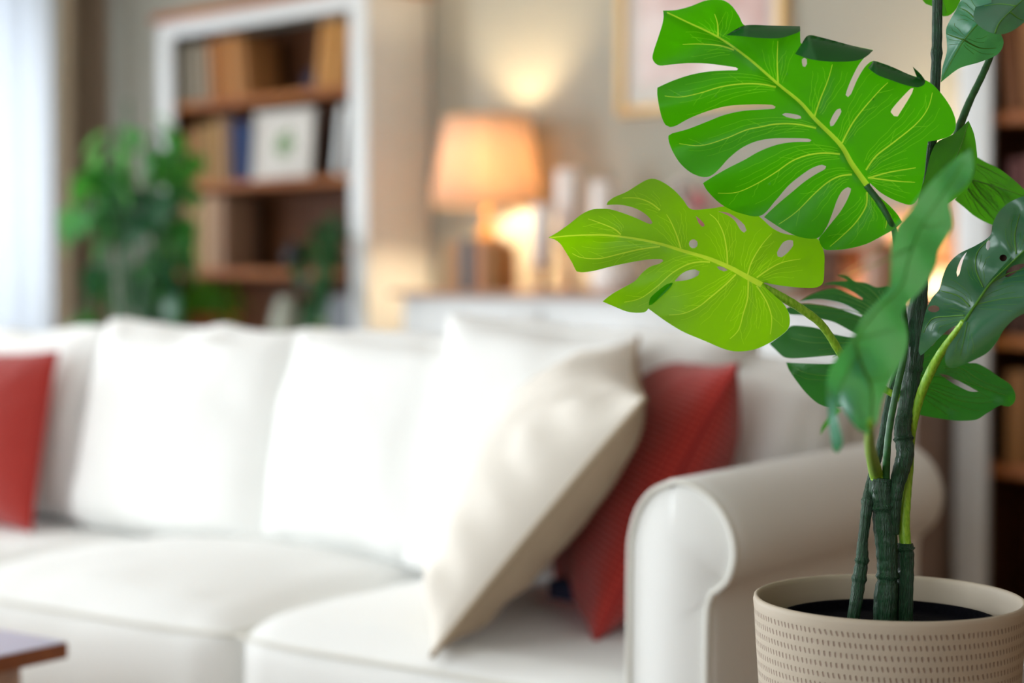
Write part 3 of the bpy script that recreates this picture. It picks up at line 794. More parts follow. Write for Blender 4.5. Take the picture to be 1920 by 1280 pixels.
lathe(bm, [(0, .0), (.090, .0), (.100, .006), (.106, .02), (.1125, .08), (.1175, .14), (.1210, .19), (.1228, .222), (Ro, .230), (.1228, .2338), (.1208, .235), (.1188, .2338), (.1180, .230), (.1172, .20), (.115, .14), (.108, .03), (.0, .02)], 128)
o = bmobj('pot_body', bm, M['pot'], pot, True)
# pot body uses object coordinates with z from its base

pl = empty('monstera_plant', (PC.x, PC.y, RIM - .028), 0, 'large split-leaf plant with glossy green leaves standing in the beige pot', 'plant')
PLI = Matrix.Translation(-pl.location)
def pbm(name, bm, mat, smooth=True, recalc=True, parent=None):
    for v in bm.verts: v.co = PLI @ v.co
    return bmobj(name, bm, mat, parent or pl, smooth, recalc)
bm = bmesh.new()
lathe(bm, [(0, .0), (.06, .001), (.098, -.002), (.0985, .006), (.101, .007), (.1025, .004), (.1025, -.03)], 96)
for v in bm.verts:
    if v.co.length < .09: v.co.z += .002 * noise.noise(v.co * 60)
bmobj('nursery_pot_soil', bm, M['soil'], pl, True)

# stems
def stem(pts, mat, name='stem', sides=26, ridges=9, ramp=.07, nodes=(), ext=0):
    "pts: (px, py, depth, width in px)"
    P = catmull([at(a, b, c) for a, b, c, d in pts], 10); Wd = catmull([(d * c / F_PX / 2, 0, 0) for a, b, c, d in pts], 10)
    bm = bmesh.new(); rad = []
    for i, (p, w_) in enumerate(zip(P, Wd)):
        r = w_.x * (1 + .025 * sin(i * 1.3) + (.05 * noise.noise(p * 90) if ridges else 0))
        for nd in nodes:
            r *= 1 + .16 * math.exp(-((i - nd * 10) / 1.1) ** 2) - .06 * math.exp(-((i - nd * 10 + 2.2) / 1.0) ** 2)
        rad.append(r)
    tube(bm, P, rad, sides, ridges, ramp)
    return pbm(name, bm, M[mat])
Z = 1.67
stem([(1659, 1175, Z, 42), (1661, 1120, Z, 42), (1664, 1080, Z, 36), (1663, 1040, Z, 38), (1660, 990, Z, 42), (1656, 950, Z, 44), (1653, 915, Z, 46), (1655, 896, Z, 44)], 'stem', 'main_stem', 34, 11, .06, (2, 5))
stem([(1672, 1000, Z - .002, 26), (1676, 950, Z - .004, 27), (1681, 915, Z - .006, 27), (1690, 880, Z - .006, 31), (1697, 850, Z - .004, 33), (1694, 822, Z, 33), (1692, 800, Z, 31), (1698, 770, Z + .005, 30), (1706, 730, Z + .005, 32), (1712, 690, Z + .005, 33), (1717, 640, Z + .005, 36), (1719, 590, Z + .005, 36), (1724, 550, Z + .005, 30), (1727, 480, Z + .01, 24), (1732, 400, Z + .012, 22), (1738, 330, Z + .012, 21), (1746, 260, Z + .012, 20), (1752, 180, Z + .012, 19), (1756, 100, Z + .012, 19), (1757, 40, Z + .012, 19), (1758, -60, Z + .012, 18), (1760, -260, Z + .012, 14)], 'stem', 'main_stem', 30, 10, .05, (5, 9, 16, 18))
stem([(1696, 1175, Z + .004, 30), (1697, 1110, Z + .004, 30), (1699, 1060, Z + .004, 29), (1697, 1028, Z + .004, 31), (1697, 1018, Z + .004, 27)], 'stem', 'stem_stub', 30, 10, .07, (3,))
stem([(1596, 1180, Z - .004, 22), (1605, 1130, Z - .004, 22), (1611, 1085, Z, 23), (1616, 1050, Z, 22), (1617, 1020, Z, 19), (1622, 980, Z, 19), (1627, 940, Z, 21), (1632, 905, Z + .012, 15), (1645, 860, Z + .018, 15), (1655, 820, Z + .02, 15), (1664, 770, Z + .02, 15), (1678, 705, Z + .02, 13), (1686, 670, Z + .02, 10)], 'stem', 'thin_stem', 24, 8, .09, (2, 3, 6))
# petioles
def petiole(pts, mat='lightstem', name='petiole'): return stem(pts, mat, name, 18, 5, .03, ())
petiole([(1661, 905, Z - .002, 15), (1663, 850, Z - .01, 14), (1668, 800, Z - .01, 13), (1680, 735, Z - .008, 13), (1694, 670, Z - .005, 13), (1697, 610, Z, 12), (1685, 520, Z - .02, 11), (1678, 440, Z - .04, 11), (1668, 412, Z - .05, 11), (1648, 378, Z - .05, 12), (1624, 347, Z - .05, 12)], 'darkpetiole')
petiole([(1698, 1024, Z + .004, 22), (1695, 980, Z + .004, 22), (1698, 930, Z + .006, 21), (1704, 880, Z + .008, 17), (1707, 825, Z + .008, 17), (1716, 775, Z + .003, 17), (1730, 730, Z - .005, 18), (1748, 690, Z - .015, 18), (1768, 655, Z - .03, 15), (1790, 625, Z - .04, 13), (1808, 602, Z - .05, 12)])
petiole([(1715, 760, Z + .01, 13), (1660, 730, Z + .01, 13), (1600, 690, Z, 14), (1576, 662, Z - .01, 15), (1556, 630, Z - .015, 15), (1535, 603, Z - .02, 15), (1500, 577, Z - .025, 16), (1465, 556, Z - .03, 16), (1430, 537, Z - .033, 14), (1420, 532, Z - .033, 12)])
petiole([(1730, 390, Z + .012, 14), (1762, 330, Z + .015, 15), (1785, 280, Z + .02, 15), (1800, 235, Z + .02, 15), (1818, 190, Z + .02, 14), (1840, 145, Z + .02, 13), (1856, 108, Z + .02, 12), (1868, 72, Z + .01, 11)], 'darkpetiole')
petiole([(1704, 640, Z + .02, 12), (1690, 620, Z + .05, 12), (1672, 600, Z + .09, 10)], 'darkpetiole')
petiole([(1708, 700, Z + .02, 12), (1700, 690, Z + .04, 12), (1712, 705, Z + .07, 10)], 'darkpetiole')
petiole([(1742, 400, Z + .02, 12), (1765, 375, Z + .04, 12), (1790, 355, Z + .06, 10)], 'darkpetiole')

# leaves -------------------------------------------------------------
def smooth_poly(pts, n=4, closed=True):
    "Catmull-Rom through the outline, keeping sharp corners sharp"
    P = [Vector(p) for p in pts]; N = len(P); out = []
    def corner(i):
        a = P[i] - P[i - 1]; b = P[(i + 1) % N] - P[i]
        if a.length < 1e-6 or b.length < 1e-6: return True
        return a.angle(b) > radians(62) and max(a.length, b.length) > 14
    cs = [corner(i) for i in range(N)]
    for i in range(N):
        p1, p2 = P[i], P[(i + 1) % N]
        p0 = P[i - 1] if not cs[i] else p1; p3 = P[(i + 2) % N] if not cs[(i + 1) % N] else p2
        L = (p2 - p1).length; k = max(1, min(8, int(L / 5)))
        for j in range(k):
            t = j / k
            m1 = (p2 - p0) * .5 if not cs[i] else (p2 - p1) * .6
            m2 = (p3 - p1) * .5 if not cs[(i + 1) % N] else (p2 - p1) * .6
            l1 = min(1, L / max(m1.length, 1e-6)); l2 = min(1, L / max(m2.length, 1e-6)); m1 *= l1; m2 *= l2
            out.append(p1 * (2 * t ** 3 - 3 * t * t + 1) + m1 * (t ** 3 - 2 * t * t + t) + p2 * (-2 * t ** 3 + 3 * t * t) + m2 * (t ** 3 - t * t))
    return out
def inpoly(p, poly):
    x, y = p; c = False; n = len(poly); j = n - 1
    for i in range(n):
        xi, yi = poly[i][0], poly[i][1]; xj, yj = poly[j][0], poly[j][1]
        if (yi > y) != (yj > y) and x < (xj - xi) * (y - yi) / (yj - yi) + xi: c = not c
        j = i
    return c
def segdist(p, line):
    best = 1e9; side = 0; tt = 0
    for i in range(len(line) - 1):
        ax, ay = line[i][0], line[i][1]; bx, by = line[i + 1][0], line[i + 1][1]
        dx, dy = bx - ax, by - ay; L = dx * dx + dy * dy
        t = max(0, min(1, ((p[0] - ax) * dx + (p[1] - ay) * dy) / L)) if L else 0
        d = hypot(p[0] - ax - t * dx, p[1] - ay - t * dy)
        if d < best: best = d; side = 1 if dx * (p[1] - ay) - dy * (p[0] - ax) > 0 else -1; tt = (i + t) / (len(line) - 1)
    return best, side, tt
def S(pts, ox, oy, k): return [(ox + a / k, oy + b / k) for a, b in pts]

class Leaf:
    def __init__(s, outline, midrib, laterals=(), holes=(), z0=1.62, gx=0, gy=0, c=(0, 0), fold=(0, 0), bend=0, quilt=.0013, zf=None):
        s.out = smooth_poly(outline); s.mid = [tuple(v)[:2] for v in catmull([(a, b, 0) for a, b in midrib], 6)]
        s.lat = [[tuple(v)[:2] for v in catmull([(a, b, 0) for a, b in l], 5)] for l in laterals]
        s.holes = [smooth_poly(h) for h in holes]
        s.z0, s.gx, s.gy, s.c, s.fold, s.bend, s.quilt, s.zf = z0, gx, gy, c, fold, bend, quilt, zf
    def z(s, p, q=True):
        x, y = p
        z = s.z0 + s.gx * (x - s.c[0]) + s.gy * (y - s.c[1])
        d, side, t = segdist(p, s.mid)
        f = s.fold[0] if side > 0 else s.fold[1]
        z += f * (math.sqrt(d * d + 64) - 8) + s.bend * d * d
        if s.zf: z += s.zf(x, y)
        if q:
            z -= .0022 * math.exp(-(d / 8) ** 2)
            m = 0
            for l in s.lat:
                dl = segdist(p, l)[0]
                if dl < 40: m = max(m, math.exp(-(dl / 11) ** 2))
            z += s.quilt * m
        return z
    def ribbons(s, ribs, midw, latw, fine):
        def rib(line, w0, w1, mi, ex=1.0):
            n = len(line); A = []; B = []
            for i, p in enumerate(line):
                a = line[max(i - 1, 0)]; b = line[min(i + 1, n - 1)]
                dx, dy = b[0] - a[0], b[1] - a[1]; h = hypot(dx, dy) or 1
                w_ = (w0 + (w1 - w0) * (i / (n - 1)) ** ex) / 2
                A.append((p[0] - dy / h * w_, p[1] + dx / h * w_)); B.append((p[0] + dy / h * w_, p[1] - dx / h * w_))
            poly = A + B[::-1]
            ribs.append((poly, mi, (min(q[0] for q in poly), max(q[0] for q in poly), min(q[1] for q in poly), max(q[1] for q in poly))))
        ok = lambda p: inpoly(p, s.out) and not any(inpoly(p, hh) for hh in s.holes)
        rib(s.mid, midw[0], midw[1], 1, 1.4)
        rnd = random.Random(5)
        for l in s.lat:
            rib(l[:-1], latw[1], latw[0], 1)
            L = len(l)
            for kk in range(-fine, fine + 1):
                if kk == 0: continue
                off = kk * 11.0 + rnd.uniform(-2, 2); st_ = rnd.randint(0, 3); line = []
                for i in range(st_, L):
                    a = l[max(i - 1, 0)]; b = l[min(i + 1, L - 1)]
                    dx, dy = b[0] - a[0], b[1] - a[1]; h = hypot(dx, dy) or 1
                    f_ = min(1, .25 + 1.1 * i / L)
                    p = (l[i][0] - dy / h * off * f_ + 1.1 * sin(i * 1.7 + kk), l[i][1] + dx / h * off * f_)
                    if ok(p): line.append(p)
                    else: break
                line = line[:int(len(line) * rnd.uniform(.6, .95))]
                if len(line) > 3: rib(line, 1.1, .6, 2)
            # short cross branches
            for i in range(4, L - 4, 5):
                sd = rnd.choice((-1, 1)); a, b = l[i - 1], l[i + 1]; dx, dy = b[0] - a[0], b[1] - a[1]; h = hypot(dx, dy) or 1
                line = []
                for j in range(6):
                    t = j * 6.0
                    p = (l[i][0] + dx / h * t * .9 - dy / h * sd * t * .6 + rnd.uniform(-1, 1), l[i][1] + dy / h * t * .9 + dx / h * sd * t * .6 + rnd.uniform(-1, 1))
                    if ok(p): line.append(p)
                    else: break
                if len(line) > 3: rib(line, 1.3, .6, 2)
    def build(s, mat, label=None, veinmat='vein', step=6.5, midw=(2.2, 11), latw=(1.0, 3.2), fine=3, patches=(), name='leaf', finemat='finevein', foldmat='fold', inmesh=None):
        P2 = []; E2 = []; ribs = []
        if inmesh: s.ribbons(ribs, midw, latw, fine)
        def addloop(lp):
            b = len(P2); n = len(lp)
            for v in lp: P2.append(Vector((v[0], v[1])))
            for i in range(n): E2.append((b + i, b + (i + 1) % n))
        addloop(s.out)
        for h in s.holes: addloop(h)
        for rp, mi_, bb in ribs: addloop(rp)
        xs = [v[0] for v in s.out]; ys = [v[1] for v in s.out]
        y = min(ys); r = 0
        while y < max(ys):
            x = min(xs) + (step / 2 if r % 2 else 0)
            while x < max(xs):
                if inpoly((x, y), s.out) and not any(inpoly((x, y), h) for h in s.holes): P2.append(Vector((x, y)))
                x += step
            y += step * .87; r += 1
        vs, es, fs, *_ = delaunay_2d_cdt(P2, E2, [], 0, 1e-4)
        bm = bmesh.new(); bv = [bm.verts.new(at(v.x, v.y, s.z((v.x, v.y)))) for v in vs]
        for f in fs:
            c = (vs[f[0]] + vs[f[1]] + vs[f[2]]) / 3
            if inpoly(c, s.out) and not any(inpoly(c, h) for h in s.holes):
                try: fc = bm.faces.new([bv[i] for i in f])
                except ValueError: continue
                best = 9
                for rp, mi_, bb in ribs:
                    if bb[0] <= c.x <= bb[1] and bb[2] <= c.y <= bb[3] and mi_ < best and inpoly(c, rp): best = mi_
                if best < 9: fc.material_index = best
        for v in [v for v in bm.verts if not v.link_faces]: bm.verts.remove(v)
        for v in bm.verts: v.co = PLI @ v.co
        for f in bm.faces:
            f.normal_update()
            if f.normal.dot(CAM - pl.location - f.calc_center_median()) < 0: f.normal_flip()
        o = bmobj(name, bm, [M[mat]] + [M[q] for q in (inmesh or [])], pl, True, False)
        if label: o['label'] = label
        # rolled-over lobes: polygon, fold line; they hang in front of the blade
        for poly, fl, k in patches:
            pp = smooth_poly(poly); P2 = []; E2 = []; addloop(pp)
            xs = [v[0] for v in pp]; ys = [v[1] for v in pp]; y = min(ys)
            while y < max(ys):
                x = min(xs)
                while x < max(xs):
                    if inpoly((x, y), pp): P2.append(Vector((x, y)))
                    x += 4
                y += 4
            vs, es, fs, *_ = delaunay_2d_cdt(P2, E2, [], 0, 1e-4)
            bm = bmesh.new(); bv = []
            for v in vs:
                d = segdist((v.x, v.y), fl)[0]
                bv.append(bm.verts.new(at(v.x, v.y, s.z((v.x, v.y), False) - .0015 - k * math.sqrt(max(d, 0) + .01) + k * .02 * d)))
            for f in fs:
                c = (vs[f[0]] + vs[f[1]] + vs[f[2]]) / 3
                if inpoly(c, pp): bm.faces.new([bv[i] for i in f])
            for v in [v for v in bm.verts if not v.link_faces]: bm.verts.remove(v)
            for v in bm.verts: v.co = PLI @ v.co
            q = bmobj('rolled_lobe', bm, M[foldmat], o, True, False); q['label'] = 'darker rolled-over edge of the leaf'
        if inmesh: return o
        # midrib
        bm = bmesh.new(); mm = s.mid
        tube(bm, [at(p[0], p[1], s.z(p) - .0004) for p in mm], [((midw[0] + (midw[1] - midw[0]) * (i / (len(mm) - 1)) ** 1.4) * s.z0 / F_PX / 2) for i in range(len(mm))], 10)
        for v in bm.verts: v.co = PLI @ v.co
        bmobj('midrib', bm, M[veinmat], o, True)
        if s.lat:
            bm = bmesh.new()
            for l in s.lat:
                n = len(l) - 1
                tube(bm, [at(p[0], p[1], s.z(p) - .0002) for p in l], [((latw[1] + (latw[0] - latw[1]) * i / n) * s.z0 / F_PX / 2) for i in range(n + 1)], 6)
            for v in bm.verts: v.co = PLI @ v.co
            bmobj('side_veins', bm, M[veinmat], o, True)
            if fine:
                bm = bmesh.new(); rnd = random.Random(5)
                for l in s.lat:
                    L = len(l)
                    for kk in range(-fine, fine + 1):
                        if kk == 0: continue
                        off = kk * 12.0 + rnd.uniform(-2, 2)
                        st_ = rnd.randint(0, 3)
                        line = []
                        for i in range(st_, L):
                            a = l[max(i - 1, 0)]; b = l[min(i + 1, L - 1)]
                            dx, dy = b[0] - a[0], b[1] - a[1]; h = hypot(dx, dy) or 1
                            f_ = min(1, .25 + 1.1 * i / L) * (1 if i < L * .7 else 1)
                            p = (l[i][0] - dy / h * off * f_ + 1.2 * sin(i * 1.7 + kk), l[i][1] + dx / h * off * f_)
                            if inpoly(p, s.out) and not any(inpoly(p, hh) for hh in s.holes): line.append(p)
                            else: break
                        line = line[:int(len(line) * rnd.uniform(.6, .95))]
                        if len(line) > 3:
                            tube(bm, [at(p[0], p[1], s.z(p) - .00005) for p in line], .42 * s.z0 / F_PX, 4, caps=False)
                for v in bm.verts: v.co = PLI @ v.co
                bmobj('fine_veins', bm, M[finemat], o, True)
        return o

k1 = 2.6667
def C1(p): return S(p, 1200, 0, k1)
L1 = Leaf(C1([(115, 53), (180, 50), (250, 32), (320, 5), (370, -3), (420, 3), (460, 30), (495, 80), (525, 127), (660, 128), (800, 131), (803, 215), (815, 222), (840, 177), (900, 185), (1050, 225), (1165, 250), (1125, 285), (1090, 330), (1055, 400), (1035, 450), (1028, 475), (1040, 485), (1055, 470), (1085, 400), (1120, 340), (1150, 310), (1168, 303), (1250, 330), (1340, 370), (1420, 397), (1460, 420), (1500, 460), (1550, 530), (1578, 600), (1575, 650), (1550, 680), (1500, 697), (1440, 708), (1432, 760), (1425, 850), (1410, 930), (1385, 1000), (1355, 1024),
               (1310, 1015), (1250, 990), (1200, 960), (1168, 932), (1150, 915), (1148, 940), (1165, 952), (1200, 985), (1250, 1030), (1290, 1075), (1310, 1110), (1270, 1145), (1200, 1185), (1130, 1220), (1040, 1243), (960, 1250), (920, 1245), (900, 1215), (893, 1195), (920, 1160), (960, 1110), (1000, 1060), (1030, 1010), (1052, 960), (1055, 943), (1040, 935), (1010, 955), (985, 1000), (960, 1070), (930, 1140), (885, 1191),
               (800, 1185), (740, 1160), (680, 1125), (620, 1085), (650, 1055), (700, 1010), (760, 960), (820, 910), (880, 870), (925, 845), (931, 831), (910, 823), (860, 840), (800, 880), (740, 930), (680, 1000), (603, 1078), (500, 1065), (420, 1030), (370, 990), (330, 945), (315, 915), (370, 880), (440, 840), (520, 800), (600, 755), (690, 722), (770, 710), (850, 708), (857, 700), (840, 693), (740, 690), (650, 693), (570, 710), (500, 745), (440, 795), (400, 840), (365, 872), (335, 885), (300, 882), (250, 860), (200, 815), (165, 760), (145, 710), (142, 678), (160, 667), (240, 645), (330, 610), (420, 575), (510, 555), (600, 548), (672, 543), (678, 533), (660, 524), (560, 522), (440, 530), (340, 555), (250, 590), (180, 628), (150, 635), (128, 625), (110, 590), (95, 530), (86, 470), (87, 438), (160, 405), (250, 375), (340, 358), (430, 352), (485, 351), (490, 344), (480, 337), (420, 328), (340, 318), (250, 315), (160, 322), (100, 328), (75, 315), (62, 290), (70, 250), (90, 190), (112, 120), (118, 80)]),
    C1([(135, 62), (240, 112), (390, 185), (540, 290), (690, 420), (800, 510), (880, 600), (1000, 720), (1060, 820), (1135, 925)]),
    [C1(l) for l in ([(390, 185), (388, 120), (370, 62)], [(690, 415), (686, 300), (690, 190)], [(870, 590), (900, 500), (940, 400), (965, 310)], [(1010, 715), (1060, 620), (1120, 540), (1200, 450), (1245, 408)], [(1130, 850), (1180, 780), (1270, 710), (1380, 620), (1440, 540), (1465, 450)], [(1140, 890), (1250, 860), (1400, 835)], [(1145, 888), (1280, 905), (1390, 912)],
     [(470, 250), (400, 228), (300, 220), (200, 222)], [(680, 435), (600, 420), (500, 420), (400, 435), (300, 465), (200, 485), (112, 478)], [(880, 640), (780, 620), (680, 620), (600, 635), (530, 650), (420, 695), (300, 728), (180, 715)], [(1000, 770), (920, 765), (840, 775), (760, 805), (680, 860), (580, 920), (480, 962), (375, 965)], [(1060, 872), (1000, 880), (940, 910), (870, 970), (780, 1060), (680, 1130)], [(1135, 960), (1130, 1030), (1080, 1110), (1010, 1180), (940, 1240)], [(1160, 985), (1230, 1080), (1225, 1150)])],
    [C1(h) for h in ([(710, 572), (725, 565), (770, 570), (803, 580), (806, 592), (780, 594), (730, 584)], [(985, 547), (1002, 542), (1007, 558), (985, 600), (965, 629), (952, 631), (949, 612), (965, 575)], [(809, 296), (822, 289), (834, 296), (835, 320), (825, 335), (813, 330)], [(1253, 560), (1270, 532), (1320, 476), (1355, 442), (1368, 440), (1360, 465), (1318, 535), (1288, 582), (1270, 580)])],
    z0=1.615, gx=-.00006, gy=.00010, c=(1530, 230), fold=(-.00010, .00005), bend=4e-7,
    zf=lambda x, y: .010 * sin((y * 1.0 + x * .35) / 27.0) * max(0, min(1, (1560 - x) / 260)))
L1.build('leafA', 'large bright green split leaf, upper left', inmesh=('veinS', 'veinF'), midw=(2.5, 11), latw=(1.2, 3.4), patches=[
    (C1([(430, 176), (525, 127), (660, 128), (801, 131), (801, 155), (770, 170), (700, 190), (600, 190), (500, 180)]), C1([(430, 176), (525, 127), (801, 131)]), .004),
    (C1([(775, 270), (808, 220), (840, 177), (900, 185), (1050, 225), (1166, 252), (1125, 287), (1070, 305), (950, 308), (850, 295)]), C1([(775, 270), (840, 177), (1050, 225), (1166, 252)]), .004),
    (C1([(1140, 340), (1168, 303), (1250, 330), (1340, 370), (1385, 388), (1363, 332), (1405, 372), (1427, 405), (1422, 422), (1390, 436), (1330, 426), (1260, 402), (1190, 376)]), C1([(1140, 340), (1168, 303), (1340, 370), (1427, 405)]), .004)])

def C2(p): return S(p, 1000, 300, 3.2)
L2 = Leaf(C2([(90, 465), (150, 430), (220, 380), (290, 325), (350, 297), (400, 292), (460, 295), (530, 315), (610, 345), (680, 377), (705, 385), (715, 375), (700, 350), (660, 315), (600, 285), (520, 268), (440, 269), (445, 253), (480, 225), (560, 190), (640, 140), (690, 115), (730, 113), (790, 140), (850, 185), (900, 240), (945, 294), (1050, 292), (1150, 277), (1230, 275), (1310, 305), (1370, 350), (1430, 405), (1500, 440), (1600, 455), (1690, 465), (1720, 490), (1745, 560), (1746, 640), (1740, 730), (1720, 755), (1680, 767), (1600, 765), (1500, 755), (1420, 742), (1385, 735), (1378, 748),
               (1400, 770), (1450, 815), (1500, 860), (1530, 910), (1540, 960), (1530, 1010), (1490, 1050), (1420, 1095), (1330, 1135), (1230, 1148), (1150, 1135), (1030, 1085), (900, 1030), (800, 970), (730, 920), (690, 890), (680, 905), (665, 913), (620, 916), (560, 908), (490, 880), (415, 848), (470, 805), (540, 765), (610, 725), (650, 680), (700, 640), (760, 620), (780, 605), (770, 594), (700, 595), (600, 610), (480, 635), (360, 665), (290, 673), (260, 668), (235, 620), (200, 560), (160, 500), (125, 475)]),
    C2([(100, 465), (250, 452), (430, 450), (600, 470), (750, 500), (900, 545), (1050, 590), (1180, 645), (1280, 700), (1370, 748)]),
    [C2(l) for l in ([(885, 530), (860, 450), (825, 370), (795, 320)], [(1165, 630), (1160, 540), (1140, 440), (1100, 360), (1050, 318)], [(1285, 690), (1310, 610), (1370, 510), (1440, 430)], [(1340, 705), (1420, 650), (1500, 612), (1620, 590)], [(1215, 685), (1150, 750), (1060, 825), (990, 880), (900, 920), (800, 930)], [(1290, 715), (1285, 830), (1260, 920), (1230, 1020), (1170, 1080)], [(1340, 755), (1400, 850), (1430, 950), (1420, 1060)], [(1060, 612), (1000, 610), (920, 628), (830, 680), (740, 760), (640, 830), (530, 855)], [(760, 518), (640, 535), (530, 560), (400, 590), (290, 585), (225, 555)], [(760, 300), (700, 255), (620, 228), (520, 228)], [(525, 447), (480, 410), (380, 370), (320, 350)])],
    [C2(h) for h in ([(960 + 27 * cos(a * pi / 5), 502 + 27 * sin(a * pi / 5)) for a in range(10)], [(975, 335), (1000, 355), (1025, 383), (1028, 395), (1012, 400), (992, 378)], [(1110, 308), (1170, 317), (1230, 355), (1268, 392), (1279, 422), (1265, 435), (1240, 415), (1210, 365), (1165, 330)], [(1525, 480), (1558, 483), (1560, 510), (1530, 550), (1490, 582), (1466, 578), (1462, 555), (1480, 520), (1500, 492)], [(848, 727), (880, 690), (920, 665), (970, 656), (998, 668), (990, 690), (950, 711), (900, 723)], [(1100, 640), (1120, 637), (1145, 645), (1166, 660), (1145, 668), (1115, 657)])],
    z0=1.635, gx=-.0000, gy=-.00022, c=(1300, 480), fold=(.00008, .00012), bend=5e-7,
    zf=lambda x, y: .008 * sin((x - 1040) / 52.0) + .006 * sin((y + x * .2) / 21.0) * max(0, min(1, (1330 - x) / 200)))
L2.build('leafB', 'yellow green split leaf pointing left, below the largest leaf', inmesh=('veinSB', 'veinFB'), midw=(2, 11), latw=(1.1, 3.0), patches=[
    (C2([(838, 736), (800, 745), (740, 790), (700, 830), (694, 872), (712, 866), (765, 820), (815, 772)]), C2([(838, 736), (694, 885)]), .002)], foldmat='leafA')

def C3(p): return S(p, 1540, 260, 2.133)
def tw(x, y):
    t = (y - 300) / 550.0; cxx = 1785 - 210 * t
    return (x - cxx) * (.0011 * cos(2.3 * t - .9)) + .02 * sin((x + .6 * y) / 34) + .008 * sin((x - y * .8) / 23)
L3 = Leaf(C3([(598, 40), (608, 100), (600, 150), (575, 190), (515, 245), (520, 300), (525, 350), (500, 400), (470, 450), (460, 500), (420, 580), (350, 660), (322, 700), (335, 740), (345, 800), (330, 870), (300, 930), (262, 1000), (240, 1060), (225, 1130), (190, 1182), (150, 1165), (110, 1120), (82, 1075), (62, 1040), (62, 1100), (78, 1170), (86, 1215), (65, 1258), (46, 1240), (35, 1180), (25, 1080), (20, 1000), (30, 930), (70, 860), (125, 790), (170, 710), (230, 645), (270, 590), (276, 500), (280, 430), (300, 350), (350, 290), (400, 220), (470, 140), (540, 80)]),
    C3([(570, 90), (480, 230), (400, 350), (350, 480), (320, 590), (220, 690), (140, 800), (160, 900), (200, 1000), (195, 1150)]),
    [C3(l) for l in ([(150, 860), (110, 920), (75, 1000), (60, 1100)], [(150, 800), (220, 780), (300, 760)], [(180, 960), (240, 960), (290, 920)], [(370, 430), (80, 560), (300, 400)], [(400, 350), (450, 350), (500, 330)])],
    [], z0=1.31, c=(1680, 560), gx=.0, gy=.00004, fold=(.0003, .0001), quilt=.002, zf=tw)
o = L3.build('leafC', 'blurred blue green leaf hanging in front of the stems', 'veindark', midw=(2, 6), fine=0, step=7)
zl = L3.z((1631, 799)) + .003
petiole([(1646, 900, Z, 26), (1640, 878, Z - .02, 25), (1634, 852, Z * .55 + zl * .45, 22), (1631, 826, Z * .2 + zl * .8, 20), (1631, 800, zl, 15), (1630, 785, L3.z((1630, 785)) + .003, 11)])
# small tip behind the foreground leaf
Leaf([(1561, 752), (1576, 770), (1556, 793), (1545, 806), (1538, 816), (1541, 800), (1553, 780)], [(1563, 762), (1553, 790), (1540, 812)], z0=1.45, c=(1550, 790)).build('leafF', 'small green leaf tip left of the blurred leaf', 'veindark', midw=(1, 1.5), fine=0)

def C4(p): return S(p, 1420, 440, 3.048)
# left half of the glossy right leaf
mid4 = C4([(1700, -60), (1600, 20), (1524, 90), (1420, 190), (1330, 280), (1240, 410), (1185, 490)])
L4 = Leaf(C4([(1185, 492), (1160, 508), (1110, 530), (1060, 570), (1010, 620), (960, 670), (932, 690), (922, 668), (925, 630), (940, 540), (965, 430), (1000, 360), (1040, 310), (1060, 240), (1090, 170), (1150, 110), (1250, 60), (1330, 5), (1345, -60), (1380, -130), (1440, -185), (1520, -220), (1600, -235), (1700, -220), (1740, -120), (1700, -60), (1600, 20), (1524, 90), (1420, 190), (1330, 280), (1240, 410)]),
    mid4, [C4(l) for l in ([(1185, 460), (1100, 465), (1000, 480), (950, 560)], [(1215, 410), (1150, 350), (1050, 320)], [(1290, 300), (1250, 200), (1258, 100), (1330, 20)], [(1480, 110), (1472, 0), (1500, -120)])],
    [C4(h) for h in ([(1008 + 34 * cos(a * pi / 5), 423 + 20 * sin(a * pi / 5)) for a in range(10)], [(1197, 98), (1170, 130), (1150, 170), (1138, 215), (1143, 240), (1155, 225), (1166, 180), (1180, 135)], [(1405 + 22 * cos(a * pi / 5), 132 + 20 * sin(a * pi / 5)) for a in range(10)], [(1318, 25), (1330, 40), (1330, 70), (1318, 90), (1306, 75), (1310, 45)])],
    z0=1.62, c=(1830, 560), gx=.00004, gy=0.00008, fold=(.00030, .00030), bend=0, quilt=.003,
    zf=lambda x, y: .009 * sin((y - .5 * x) / 24.0))
L4.build('leafD', 'glossy dark green leaf at the right, far half', 'veindark', midw=(2, 6), latw=(1.5, 3.5), fine=2, finemat='veindark')
L4b = Leaf(C4([(1185, 492), (1150, 560), (1090, 640), (1072, 700), (1080, 745), (1110, 762), (1170, 745), (1250, 710), (1320, 670), (1370, 610), (1410, 540), (1470, 480), (1524, 450), (1620, 400), (1700, 330), (1760, 200), (1760, 50), (1740, -80), (1700, -60), (1600, 20), (1524, 70), (1480, 95), (1420, 160), (1330, 260), (1250, 380)]),
    mid4, [C4(l) for l in ([(1250, 400), (1380, 370), (1524, 355)], [(1200, 500), (1180, 600), (1160, 690)], [(1330, 280), (1440, 220), (1600, 180)])],
    [C4([(1418, 240), (1425, 205), (1460, 178), (1500, 167), (1524, 165), (1526, 180), (1500, 197), (1460, 228), (1435, 242)])],
    z0=1.60, c=(1830, 560), gx=0, gy=-.00012, fold=(-.0002, -.0002), bend=1.4e-6, quilt=.003,
    zf=lambda x, y: .010 * sin((y + .7 * x) / 26.0))
L4b.build('leafD', 'glossy dark green leaf at the right, near half', 'veindark', midw=(2, 6), latw=(1.2, 2.5), fine=2, finemat='veindark')

